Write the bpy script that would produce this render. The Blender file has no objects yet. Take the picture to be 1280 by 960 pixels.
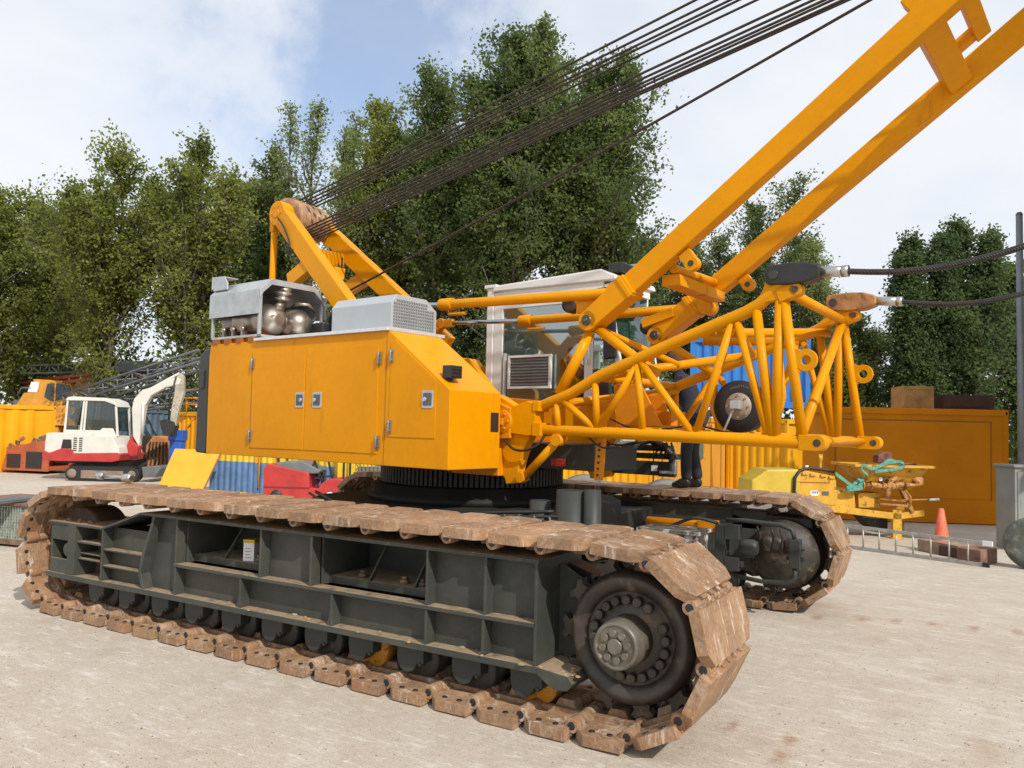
import bpy, bmesh, math, random
import numpy as np
from mathutils import Vector, Matrix
random.seed(7)
RNG = np.random.default_rng(7)
sc = bpy.context.scene
COL = sc.collection
rad = math.radians

# ------------------------------------------------------------------ camera measurements
C = np.array([2.747, -4.922, 2.11]); FPX = 1000.; YAW, PIT, ROL = -.536, .054, .024
_fw = np.array([math.sin(YAW)*math.cos(PIT), math.cos(YAW)*math.cos(PIT), math.sin(PIT)])
_rt = np.array([math.cos(YAW), -math.sin(YAW), 0]); _up = np.cross(_rt, _fw)
_r2 = _rt*math.cos(ROL)+_up*math.sin(ROL); _u2 = -_rt*math.sin(ROL)+_up*math.cos(ROL)
def ray(x, y): return _fw+_r2*(x-640)/FPX-_u2*(y-480)/FPX
def atz(x, y, z=0.):
    d = ray(x, y); return C+d*(z-C[2])/d[2]
def aty(x, y, Y):
    d = ray(x, y); return C+d*(Y-C[1])/d[1]
def atD(x, y, D): return C+ray(x, y)*D
def horizon(x): return 536.46+.0225*(x-640)
def at_ground_D(px, D):
    p = C+ray(px, horizon(px))*D; return Vector((p[0], p[1], 0))
def above(base, py):           # height reached at pixel row py above a ground point
    best = None
    d0 = (base[0]-C[0], base[1]-C[1]); L = math.hypot(*d0)
    px = 640+FPX*(np.dot(np.array([d0[0], d0[1], 0]), _r2))/np.dot(np.array([d0[0], d0[1], 0]), _fw)
    d = ray(px, py); return C[2]+d[2]*L/math.hypot(d[0], d[1])
TH = -.132
O = np.array([C[0]+1.126*(-1.05-C[0]), C[1]+1.126*(.473-C[1]), 0])
UX = np.array([math.cos(TH), math.sin(TH), 0]); VX = np.array([-math.sin(TH), math.cos(TH), 0])
def U(u, v, z): return Vector(tuple(O+UX*u+VX*v+np.array([0, 0, z])))
def uv(x, y, v):               # world point of a measured spot lying in the crane's length plane v
    d = ray(x, y); n = VX; return Vector(tuple(C+d*((n@O+v-C@n)/(d@n))))
RU = Matrix.Rotation(TH, 4, 'Z')
UMAT = Matrix.Translation(Vector(tuple(O))) @ RU

# ------------------------------------------------------------------ materials
MATS = {}
def mat(name, base, rough=.5, metal=0., var=.12, vscale=3., bump=0., bscale=40., dust=None, rust=None, rust_amt=.0, rust_scale=4.,
        coat=0., spec=.5, fine=0., streak=False, rand=0.):
    if name in MATS: return MATS[name]
    m = bpy.data.materials.new(name); m.use_nodes = True; nt = m.node_tree; N = nt.nodes; L = nt.links
    b = N['Principled BSDF']; b.inputs['Roughness'].default_value = rough; b.inputs['Metallic'].default_value = metal
    b.inputs['Coat Weight'].default_value = coat; b.inputs['Specular IOR Level'].default_value = spec
    b.inputs['Coat Roughness'].default_value = .12
    geo = N.new('ShaderNodeNewGeometry'); 
    def noise(scale, det=6, rgh=.6, vec=None):
        t = N.new('ShaderNodeTexNoise'); t.inputs['Scale'].default_value = scale; t.inputs['Detail'].default_value = det
        t.inputs['Roughness'].default_value = rgh; L.new(vec or geo.outputs['Position'], t.inputs['Vector']); return t
    def ramp(fac, a, c):
        r = N.new('ShaderNodeMapRange'); r.inputs['From Min'].default_value = a; r.inputs['From Max'].default_value = c
        L.new(fac, r.inputs['Value']); return r.outputs['Result']
    def mix(fac, a, c, mode='MIX'):
        x = N.new('ShaderNodeMix'); x.data_type = 'RGBA'; x.blend_type = mode
        if isinstance(fac, (int, float)): x.inputs[0].default_value = fac
        else: L.new(fac, x.inputs[0])
        for i, k in ((6, a), (7, c)):
            if isinstance(k, tuple): x.inputs[i].default_value = (*k[:3], 1)
            else: L.new(k, x.inputs[i])
        return x.outputs[2]
    n1 = noise(vscale)
    dark = tuple(c*(1-var*1.6) for c in base); lite = tuple(min(1, c*(1+var)) for c in base)
    col = mix(ramp(n1.outputs['Fac'], .3, .7), dark, lite)
    if fine:
        n4 = noise(vscale*14, 4, .7); col = mix(ramp(n4.outputs['Fac'], .3, .7), mix(fine, col, (0.02, .015, .01)), col)
    if rust_amt > 0:
        vec = None
        if streak:
            mp = N.new('ShaderNodeMapping'); mp.inputs['Scale'].default_value = (1, 1, .12); L.new(geo.outputs['Position'], mp.inputs['Vector']); vec = mp.outputs[0]
        n2 = noise(rust_scale, 10, .72, vec); f = ramp(n2.outputs['Fac'], .72-rust_amt, .76-rust_amt+.05)
        col = mix(f, col, rust or (.16, .06, .025))
        rr = N.new('ShaderNodeMix'); rr.data_type = 'FLOAT'; L.new(f, rr.inputs[0]); rr.inputs[2].default_value = rough; rr.inputs[3].default_value = .85
        L.new(rr.outputs[0], b.inputs['Roughness'])
    if dust:
        sp = N.new('ShaderNodeSeparateXYZ'); L.new(geo.outputs['Normal'], sp.inputs[0])
        nd = noise(9., 6, .7)
        a = N.new('ShaderNodeMath'); a.operation = 'MULTIPLY'; L.new(ramp(sp.outputs['Z'], .55, .9), a.inputs[0]); L.new(ramp(nd.outputs['Fac'], .25, .5), a.inputs[1])
        # thin film of dust also on upright faces, in patches
        nd2 = noise(2.3, 8, .75); a2 = N.new('ShaderNodeMath'); a2.operation = 'MULTIPLY'; a2.inputs[1].default_value = .12; L.new(ramp(nd2.outputs['Fac'], .45, .7), a2.inputs[0])
        mx = N.new('ShaderNodeMath'); mx.operation = 'MAXIMUM'; L.new(a.outputs[0], mx.inputs[0]); L.new(a2.outputs[0], mx.inputs[1])
        col = mix(mx.outputs[0], col, dust)
    if rand:
        oi = N.new('ShaderNodeObjectInfo'); hs = N.new('ShaderNodeHueSaturation'); L.new(col, hs.inputs['Color'])
        mr = N.new('ShaderNodeMapRange'); mr.inputs['To Min'].default_value = 1-rand; mr.inputs['To Max'].default_value = 1+rand
        L.new(oi.outputs['Random'], mr.inputs['Value']); L.new(mr.outputs[0], hs.inputs['Value']); col = hs.outputs[0]
    L.new(col, b.inputs['Base Color'])
    if bump:
        n3 = noise(bscale, 8, .7); bp = N.new('ShaderNodeBump'); bp.inputs['Strength'].default_value = bump; bp.inputs['Distance'].default_value = .01
        L.new(n3.outputs['Fac'], bp.inputs['Height']); L.new(bp.outputs[0], b.inputs['Normal'])
    MATS[name] = m; return m
YEL = mat('crane_paint', (.71, .283, .0), .40, coat=.03, spec=.12, var=.06, vscale=.9, fine=.09, rust=(.52, .19, .01), rust_amt=.11, rust_scale=3.2, streak=True, bump=.04, bscale=5)
YEL2 = mat('crane_paint_used', (.70, .25, .004), .45, spec=.25, var=.08, vscale=3, fine=.12, rust=(.25, .11, .03), rust_amt=.06, rust_scale=9, bump=.1)
YRUST = mat('machine_paint_old', (.66, .36, .03), .55, var=.15, vscale=4, rust=(.22, .075, .02), rust_amt=.17, rust_scale=7, bump=.2)
CY = mat('container_yellow', (.74, .34, .005), .55, spec=.25, var=.08, vscale=1.2, rust=(.30, .12, .03), rust_amt=.10, rust_scale=2.4, streak=True)
CYP = mat('container_pale', (.72, .33, .04), .55, spec=.25, var=.08, vscale=1.2, rust=(.33, .10, .02), rust_amt=.15, rust_scale=5, streak=True)
CO = mat('container_orange', (.66, .225, .004), .6, spec=.15, var=.1, vscale=.8, fine=.06)
CB = mat('container_blue', (.03, .17, .50), .5, var=.12, vscale=1.2, rust=(.2, .12, .08), rust_amt=.06, rust_scale=3, streak=True)
CBG = mat('container_blue_grey', (.10, .15, .21), .6, var=.2, vscale=1.5, rust=(.2, .13, .09), rust_amt=.12, rust_scale=3, streak=True)
CG = mat('container_dark', (.035, .06, .075), .55, var=.2, vscale=1.5)
DUST = (.34, .25, .16)
GRY = mat('frame_grey', (.050, .055, .047), .5, spec=.3, var=.14, vscale=2, dust=DUST, bump=.08, bscale=25)
GRYP = mat('frame_grey_plain', (.044, .049, .045), .5, spec=.3, var=.12, vscale=2, fine=.15)
DARK = mat('grimy_dark', (.022, .022, .020), .6, var=.3, vscale=5, rust=(.12, .085, .055), rust_amt=.12, rust_scale=6, bump=.2)
SHOE = mat('track_steel', (.385, .230, .125), .66, var=.24, vscale=2.6, rust=(.27, .125, .06), rust_amt=.17, rust_scale=6, bump=.65, bscale=40, fine=.5, rand=.16)
def worn_steel(m):
    nt = m.node_tree; N = nt.nodes; L = nt.links; b = N['Principled BSDF']; src = b.inputs['Base Color'].links[0].from_socket; g = N.new('ShaderNodeNewGeometry')
    def nz(scale, sc3, d=8, r=.7, off=0):
        mp = N.new('ShaderNodeMapping'); mp.inputs['Scale'].default_value = sc3; mp.inputs['Location'].default_value = (off, off, off); L.new(g.outputs['Position'], mp.inputs[0])
        t = N.new('ShaderNodeTexNoise'); t.inputs['Scale'].default_value = scale; t.inputs['Detail'].default_value = d; t.inputs['Roughness'].default_value = r; L.new(mp.outputs[0], t.inputs[0]); return t.outputs['Fac']
    def lay(c, f, lo, hi, amt, colr):
        r = N.new('ShaderNodeMapRange'); r.inputs[1].default_value = lo; r.inputs[2].default_value = hi; r.inputs[4].default_value = amt; L.new(f, r.inputs[0])
        x = N.new('ShaderNodeMix'); x.data_type = 'RGBA'; L.new(r.outputs[0], x.inputs[0]); L.new(c, x.inputs[6]); x.inputs[7].default_value = (*colr, 1); return x.outputs[2]
    c = lay(src, nz(1.6, (1, 1, 1), 6, .6), .52, .64, .55, (.34, .17, .075))
    c = lay(c, nz(3.0, (1, 1, .5), 9, .8, 7), .52, .62, .6, (.50, .37, .27))
    c = lay(c, nz(9., (1, 1, .12), 7, .75, 3), .57, .63, .75, (.60, .50, .42))
    c = lay(c, nz(26., (1, 1, 1), 6, .8, 11), .56, .64, .65, (.13, .07, .04))
    L.new(c, b.inputs['Base Color'])
worn_steel(SHOE)
SHOE_IN = SHOE
WHEEL = mat('wheel_steel', (.075, .062, .05), .42, metal=.35, var=.3, vscale=5, rust=(.22, .15, .09), rust_amt=.16, rust_scale=5, bump=.15)
ROLLO = mat('roller_orange', (.62, .26, .02), .45, var=.2, vscale=6, rust=(.15, .08, .03), rust_amt=.2, rust_scale=12)
GALV = mat('galvanised', (.50, .52, .53), .42, metal=.55, var=.12, vscale=7, fine=.1)
SILV = mat('silver_paint', (.42, .45, .47), .4, metal=.2, var=.05)
ALU = mat('tread_plate', (.72, .73, .74), .38, metal=.5, var=.08, vscale=14, bump=.4, bscale=60)
STEEL = mat('bright_steel', (.55, .54, .52), .28, metal=.95, var=.1, vscale=5)
SSOOT = mat('stainless', (.36, .31, .26), .38, metal=.9, var=.22, vscale=6, rust=(.28, .2, .14), rust_amt=.16, rust_scale=6)
CHROME = mat('rod_chrome', (.42, .46, .50), .16, metal=.95, var=.03)
BLK = mat('black_rubber', (.018, .018, .018), .55, var=.2, vscale=8, bump=.1)
BLKP = mat('black_plastic', (.02, .021, .023), .4, var=.1)
ROPE = mat('wire_rope', (.055, .042, .032), .55, metal=.4, var=.3, vscale=25)
SHEAVE = mat('sheave_rusty', (.38, .21, .10), .55, var=.3, vscale=9, rust=(.14, .08, .05), rust_amt=.12, rust_scale=12)
WHT = mat('cab_white', (.74, .74, .70), .4, coat=.2, var=.04, vscale=1.5, fine=.05)
WHT2 = mat('excavator_white', (.62, .60, .54), .5, var=.07, vscale=3, rust=(.40, .28, .16), rust_amt=.10, rust_scale=6)
RED = mat('red_paint', (.45, .035, .03), .5, var=.15, vscale=3, rust=(.2, .09, .06), rust_amt=.12, rust_scale=5)
REDO = mat('red_oxide', (.42, .10, .04), .6, var=.2, vscale=2, rust=(.12, .06, .04), rust_amt=.16, rust_scale=4)
LATG = mat('lattice_grey', (.12, .13, .135), .5, var=.15)
WOOD = mat('timber', (.22, .12, .08), .8, var=.3, vscale=6, bump=.4, bscale=20)
PLY = mat('plywood', (.42, .24, .08), .7, var=.25, vscale=3, bump=.2)
PLYE = mat('plywood_edge', (.36, .16, .07), .8, var=.2)
BRN = mat('brown_box', (.07, .03, .022), .7, var=.2)
CONE = mat('cone_orange', (.75, .15, .07), .55, var=.15, vscale=6, rust=(.45, .16, .1), rust_amt=.18, rust_scale=8)
STRAP = mat('strap_green', (.10, .33, .26), .8, var=.3, vscale=14, bump=.3)
TYRE = mat('old_tyre', (.11, .12, .10), .8, var=.3, vscale=6, rust=(.22, .21, .16), rust_amt=.16, rust_scale=8, bump=.3)
CABG = mat('cabinet_grey', (.24, .25, .23), .6, var=.1)
POLEM = mat('pole_grey', (.20, .215, .225), .5, metal=.3, var=.1, vscale=4)
BARK = mat('bark', (.10, .085, .065), .9, var=.35, vscale=4, bump=.6, bscale=15)
CLOTH = mat('navy_cloth', (.014, .016, .028), .85, var=.25, vscale=6, bump=.25, bscale=30)
CLOTHP = mat('dark_trousers', (.022, .022, .026), .85, var=.25, vscale=6, bump=.3, bscale=25)
SKIN = mat('skin', (.50, .27, .19), .55, var=.06)
HAIR = mat('hair', (.10, .055, .03), .8, var=.2)
SHOEB = mat('boot', (.018, .015, .013), .5, var=.2)
CAGE = mat('cage_metal', (.40, .44, .38), .5, metal=.3, var=.3, vscale=14, rust=(.30, .40, .12), rust_amt=.12, rust_scale=9)
REDS = mat('sticker_red', (.55, .03, .03), .5, var=.1)
BLUE = mat('tarp_blue', (.02, .10, .45), .5, var=.15)
LABEL = mat('label_white', (.75, .75, .75), .6, var=.04)
PIPE = mat('pipe_concrete_grey', (.20, .20, .18), .8, var=.1)
CABIN = mat('cab_interior', (.82, .83, .80), .7, var=.06)

def glass(name, tint, amt):
    m = bpy.data.materials.new(name); m.use_nodes = True; nt = m.node_tree; N = nt.nodes; L = nt.links
    N.remove(N['Principled BSDF']); out = N['Material Output']
    tr = N.new('ShaderNodeBsdfTransparent'); tr.inputs[0].default_value = (*tint, 1)
    gl = N.new('ShaderNodeBsdfGlossy'); gl.inputs['Roughness'].default_value = .02; gl.inputs[0].default_value = (.8, .85, .85, 1)
    fr = N.new('ShaderNodeFresnel'); fr.inputs[0].default_value = 1.5
    ad = N.new('ShaderNodeMath'); ad.operation = 'ADD'; ad.inputs[1].default_value = amt; L.new(fr.outputs[0], ad.inputs[0])
    mx = N.new('ShaderNodeMixShader'); L.new(ad.outputs[0], mx.inputs[0]); L.new(tr.outputs[0], mx.inputs[1]); L.new(gl.outputs[0], mx.inputs[2])
    L.new(mx.outputs[0], out.inputs[0]); return m
GLASS = glass('cab_glass', (.92, .95, .93), .20)
GLASSG = glass('windscreen_green', (.55, .74, .66), .10)
GLASSD = glass('dark_glass', (.58, .64, .61), .06)

def leaf_mat(name, c1, c2, c3):
    m = bpy.data.materials.new(name); m.use_nodes = True; nt = m.node_tree; N = nt.nodes; L = nt.links
    b = N['Principled BSDF']; b.inputs['Roughness'].default_value = .65; b.inputs['Specular IOR Level'].default_value = .15
    g = N.new('ShaderNodeNewGeometry'); cr = N.new('ShaderNodeValToRGB'); cr.color_ramp.elements[0].color = (*c1, 1)
    cr.color_ramp.elements[1].color = (*c3, 1); e = cr.color_ramp.elements.new(.55); e.color = (*c2, 1)
    n = N.new('ShaderNodeTexNoise'); n.inputs['Scale'].default_value = .55; n.inputs['Detail'].default_value = 4; L.new(g.outputs['Position'], n.inputs['Vector'])
    a = N.new('ShaderNodeMath'); a.operation = 'MULTIPLY_ADD'; a.inputs[1].default_value = .35; L.new(g.outputs['Random Per Island'], a.inputs[0])
    s = N.new('ShaderNodeMath'); s.operation = 'MULTIPLY_ADD'; s.inputs[1].default_value = 1.5; s.inputs[2].default_value = -.5; L.new(n.outputs['Fac'], s.inputs[0])
    L.new(s.outputs[0], a.inputs[2]); L.new(a.outputs[0], cr.inputs[0]); L.new(cr.outputs[0], b.inputs['Base Color'])
    t = N.new('ShaderNodeBsdfTranslucent'); hs = N.new('ShaderNodeHueSaturation'); hs.inputs['Value'].default_value = 1.5; L.new(cr.outputs[0], hs.inputs['Color']); L.new(hs.outputs[0], t.inputs[0])
    mx = N.new('ShaderNodeMixShader'); mx.inputs[0].default_value = .5; L.new(b.outputs[0], mx.inputs[1]); L.new(t.outputs[0], mx.inputs[2])
    L.new(mx.outputs[0], N['Material Output'].inputs[0]); return m
LEAF = {
 'poplar': leaf_mat('leaf_poplar', (.060, .095, .034), (.135, .180, .055), (.26, .29, .10)),
 'olive': leaf_mat('leaf_olive', (.095, .120, .028), (.200, .230, .050), (.36, .35, .11)),
 'dark': leaf_mat('leaf_dark', (.045, .080, .034), (.095, .140, .050), (.19, .23, .08)),
 'light': leaf_mat('leaf_light', (.115, .155, .050), (.210, .255, .085), (.36, .39, .16))}

# ------------------------------------------------------------------ builders
WLOC = {}
def register(o, w): WLOC[o.name] = Vector(w)
def tag(o, label=None, cat=None, group=None, kind=None):
    if label: o['label'] = label
    if cat: o['category'] = cat
    if group: o['group'] = group
    if kind: o['kind'] = kind
    return o
def thing(name, loc, label, cat, group=None):
    o = bpy.data.objects.new(name, None); COL.objects.link(o); o.location = loc; o.empty_display_size = .2
    register(o, loc); return tag(o, label, cat, group)
def link_mesh(name, me, parent=None, world=(0, 0, 0)):
    o = bpy.data.objects.new(name, me); COL.objects.link(o); w = Vector(world)
    if parent is not None:
        o.parent = parent; o.location = w-WLOC[parent.name]
    else: o.location = w
    register(o, w); return o
class MB:
    """collects shapes in world (or frame) coordinates, builds ONE mesh object"""
    def __init__(s, frame=None): s.bm = bmesh.new(); s.M = frame or Matrix.Identity(4); s.smooth_faces = []
    def _v(s, p): return s.bm.verts.new(s.M @ Vector(p))
    def box(s, a, b, taper=None):
        x0, y0, z0 = a; x1, y1, z1 = b
        v = [s._v(p) for p in ((x0, y0, z0), (x1, y0, z0), (x1, y1, z0), (x0, y1, z0), (x0, y0, z1), (x1, y0, z1), (x1, y1, z1), (x0, y1, z1))]
        for f in ((3, 2, 1, 0), (4, 5, 6, 7), (0, 1, 5, 4), (1, 2, 6, 5), (2, 3, 7, 6), (3, 0, 4, 7)): s.bm.faces.new([v[i] for i in f])
        return s
    def prism(s, poly, h, axis='y', at=0.):
        """poly in the plane across the axis, extruded from at to at+h. axis y: (x,z); axis x: (y,z); axis z: (x,y)"""
        def P(p, t):
            return {'y': (p[0], t, p[1]), 'x': (t, p[0], p[1]), 'z': (p[0], p[1], t)}[axis]
        A = [s._v(P(p, at)) for p in poly]; B = [s._v(P(p, at+h)) for p in poly]; n = len(poly)
        fs = [s.bm.faces.new(A), s.bm.faces.new(B[::-1])]
        for i in range(n): fs.append(s.bm.faces.new((A[i], B[i], B[(i+1) % n], A[(i+1) % n])))
        return s
    def tube(s, p, q, r, r2=None, n=12, caps=True):
        p = Vector(p); q = Vector(q); d = q-p
        if d.length < 1e-6: return s
        r2 = r if r2 is None else r2
        z = d.normalized(); a = Vector((0, 0, 1)) if abs(z.z) < .95 else Vector((1, 0, 0)); x = z.cross(a).normalized(); y = z.cross(x)
        A = []; B = []
        for i in range(n):
            t = 2*math.pi*i/n; o = x*math.cos(t)+y*math.sin(t); A.append(s._v(p+o*r)); B.append(s._v(q+o*r2))
        for i in range(n):
            f = s.bm.faces.new((A[i], A[(i+1) % n], B[(i+1) % n], B[i])); f.smooth = True
        if caps: s.bm.faces.new(A[::-1]); s.bm.faces.new(B)
        return s
    def path(s, pts, r, n=8):
        pts = [Vector(p) for p in pts]; rings = []; prevx = None
        for i, p in enumerate(pts):
            d = (pts[min(i+1, len(pts)-1)]-pts[max(i-1, 0)]).normalized()
            if prevx is None:
                a = Vector((0, 0, 1)) if abs(d.z) < .9 else Vector((1, 0, 0)); x = d.cross(a).normalized()
            else: x = (prevx-d*prevx.dot(d)).normalized()
            prevx = x; y = d.cross(x); rr = r[i] if isinstance(r, (list, tuple)) else r
            rings.append([s._v(p+(x*math.cos(2*math.pi*k/n)+y*math.sin(2*math.pi*k/n))*rr) for k in range(n)])
        for A, B in zip(rings, rings[1:]):
            for i in range(n):
                f = s.bm.faces.new((A[i], A[(i+1) % n], B[(i+1) % n], B[i])); f.smooth = True
        s.bm.faces.new(rings[0][::-1]); s.bm.faces.new(rings[-1]); return s
    def beam(s, p, q, w, h, up=(0, 0, 1), w2=None, h2=None):
        """box beam from p to q, w across, h along 'up'"""
        p = Vector(p); q = Vector(q); z = (q-p).normalized(); u = Vector(up); x = z.cross(u).normalized(); y = x.cross(z).normalized()
        w2 = w2 or w; h2 = h2 or h
        A = [s._v(p+x*a*w/2+y*b*h/2) for a, b in ((-1, -1), (1, -1), (1, 1), (-1, 1))]
        B = [s._v(q+x*a*w2/2+y*b*h2/2) for a, b in ((-1, -1), (1, -1), (1, 1), (-1, 1))]
        s.bm.faces.new(A[::-1]); s.bm.faces.new(B)
        for i in range(4): s.bm.faces.new((A[i], A[(i+1) % 4], B[(i+1) % 4], B[i]))
        return s
    def lathe(s, c, prof, axis, n=32, a0=0):
        """prof list of (radius, distance along axis)"""
        c = Vector(c); z = Vector(axis).normalized(); a = Vector((0, 0, 1)) if abs(z.z) < .9 else Vector((1, 0, 0)); x = z.cross(a).normalized(); y = z.cross(x)
        rings = []
        for r, t in prof:
            rings.append([s._v(c+z*t+(x*math.cos(a0+2*math.pi*k/n)+y*math.sin(a0+2*math.pi*k/n))*max(r, 1e-4)) for k in range(n)])
        for A, B in zip(rings, rings[1:]):
            for i in range(n):
                f = s.bm.faces.new((A[i], A[(i+1) % n], B[(i+1) % n], B[i])); f.smooth = True
        s.bm.faces.new(rings[0][::-1]); s.bm.faces.new(rings[-1]); return s
    def ball(s, c, r, sc=(1, 1, 1), n=14, m=9):
        c = Vector(c)
        rings = []
        for j in range(1, m):
            ph = math.pi*j/m
            rings.append([s._v(c+Vector((r*sc[0]*math.sin(ph)*math.cos(2*math.pi*i/n), r*sc[1]*math.sin(ph)*math.sin(2*math.pi*i/n), r*sc[2]*math.cos(ph)))) for i in range(n)])
        T = s._v(c+Vector((0, 0, r*sc[2]))); B = s._v(c-Vector((0, 0, r*sc[2])))
        for A, D in zip(rings, rings[1:]):
            for i in range(n):
                f = s.bm.faces.new((A[i], D[i], D[(i+1) % n], A[(i+1) % n])); f.smooth = True
        for i in range(n):
            f = s.bm.faces.new((T, rings[0][i], rings[0][(i+1) % n])); f.smooth = True
            f = s.bm.faces.new((B, rings[-1][(i+1) % n], rings[-1][i])); f.smooth = True
        return s
    def ring(s, c, r0, r1, h, axis=(0, 1, 0), n=24):
        c = Vector(c); z = Vector(axis).normalized(); a = Vector((0, 0, 1)) if abs(z.z) < .9 else Vector((1, 0, 0)); x = z.cross(a).normalized(); y = z.cross(x)
        R = [[s._v(c+z*t+(x*math.cos(2*math.pi*k/n)+y*math.sin(2*math.pi*k/n))*r) for k in range(n)] for r, t in ((r0, -h/2), (r1, -h/2), (r1, h/2), (r0, h/2))]
        for A, B in zip(R, R[1:]+R[:1]):
            for i in range(n): s.bm.faces.new((A[i], A[(i+1) % n], B[(i+1) % n], B[i]))
        return s
    def quad(s, a, b, c, d): s.bm.faces.new([s._v(p) for p in (a, b, c, d)]); return s
    def build(s, name, m, parent=None, bevel=0, origin=None, kind=None, mats=None):
        bm = s.bm; bmesh.ops.recalc_face_normals(bm, faces=bm.faces)
        co = np.array([v.co[:] for v in bm.verts]); c = Vector((co.min(0)+co.max(0))/2)
        if origin is not None: c = Vector(origin)
        elif parent is None: c.z = co[:, 2].min()
        bmesh.ops.translate(bm, verts=bm.verts, vec=-c)
        me = bpy.data.meshes.new(name); bm.to_mesh(me); bm.free(); me.materials.append(m)
        for x in (mats or []): me.materials.append(x)
        o = link_mesh(name, me, parent, c)
        if bevel:
            b = o.modifiers.new('bevel', 'BEVEL'); b.width = bevel; b.segments = 2; b.limit_method = 'ANGLE'; b.angle_limit = rad(40)
        if kind: o['kind'] = kind
        return o
def rounded(x0, z0, x1, z1, r, n=4):
    pts = []
    for cx, cz, a in ((x1-r, z1-r, 0), (x0+r, z1-r, 90), (x0+r, z0+r, 180), (x1-r, z0+r, 270)):
        for k in range(n+1):
            t = rad(a+90*k/n); pts.append((cx+r*math.cos(t), cz+r*math.sin(t)))
    return pts
def circ(cx, cz, r, n=16, a0=0, a1=360):
    return [(cx+r*math.cos(rad(a0+(a1-a0)*k/n)), cz+r*math.sin(rad(a0+(a1-a0)*k/n))) for k in range(n if a1-a0 == 360 else n+1)]
# ------------------------------------------------------------------ THE CRAWLER CRANE
def uvl(x, y, v):
    p = UMAT.inverted() @ uv(x, y, v); return Vector((p.x, v, p.z))
def UM(): return MB(UMAT)
crane = thing('crawler_crane', (-2.46, 2.98, 0), 'big yellow crawler crane on rusty tracks with raised mast and lattice boom foot', 'crawler crane')
XR, XL, ZC, RC = .63, -5.9, .682, .605
SW = .98
def shoe_mesh():
    m = MB()
    SWi = SW-.0
    top = [(.014, .0), (.285, .0), (.372, .085), (.372, SW-.085), (.285, SW), (.014, SW)]
    m.prism(top, .078, 'z', -.010)
    # hinge barrels at the outer and inner edge, dark bore
    for y0, y1 in ((.075, .20), (SW-.20, SW-.075), (.33, .39), (.47, .53), (.61, .67)):
        m.tube((0, y0, -.02), (0, y1, -.02), .050, n=16)
        m.prism([(0, -.060), (.07, -.014), (.07, .050), (0, .050)], y1-y0-.01, 'y', y0+.005)
    for y0, y1 in ((.205, .325), (.395, .465), (.535, .605), (.675, SW-.205)):
        m.tube((.398, y0, -.02), (.398, y1, -.02), .045, n=14)
        m.prism([(.40, -.055), (.33, -.014), (.33, .055), (.40, .046)], y1-y0-.008, 'y', y0+.004)
    # rail for the rollers and raised ridge inside
    m.box((.04, .30, -.040), (.36, .345, -.006)); m.box((.04, .64, -.040), (.36, .685, -.006))
    m.prism([(.10, -.01), (.13, -.085), (.24, -.085), (.28, -.01)], .12, 'y', .36); m.prism([(.10, -.01), (.13, -.085), (.24, -.085), (.28, -.01)], .12, 'y', .51)
    m.box((.05, .205, -.022), (.35, .225, -.006)); m.box((.05, SW-.225, -.022), (.35, SW-.205, -.006))
    # bores in the barrel ends and the two holes of each plate end (dark recess rings)
    bores = []
    for y, s in ((.075, -1), (SW-.075, 1)):
        n0 = len(m.bm.faces)
        m.tube((0, y+s*.002, -.02), (0, y-s*.004, -.02), .029, n=14); m.bm.faces.ensure_lookup_table(); bores += m.bm.faces[n0:]
    for x in (.13, .26):
        for y in (.075, SW-.075):
            n0 = len(m.bm.faces); m.tube((x-.01, y-.0 if y < .5 else y, -.0175), (x-.01, y, -.006), .021, n=12); m.bm.faces.ensure_lookup_table(); bores += m.bm.faces[n0:]
    for f in bores: f.material_index = 1
    return m
def stadium(s):
    Ls = XR-XL; A = math.pi*RC; per = 2*Ls+2*A; s %= per
    if s < Ls: return (XL+s, ZC+RC)
    s -= Ls
    if s < A: t = s/RC; return (XR+RC*math.sin(t), ZC+RC*math.cos(t))
    s -= A
    if s < Ls: return (XR-s, ZC-RC)
    t = (s-Ls)/RC; return (XL-RC*math.sin(t), ZC-RC*math.cos(t))
PER = 2*(XR-XL)+2*math.pi*RC; NSH = round(PER/.4); SP = PER/NSH
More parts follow.
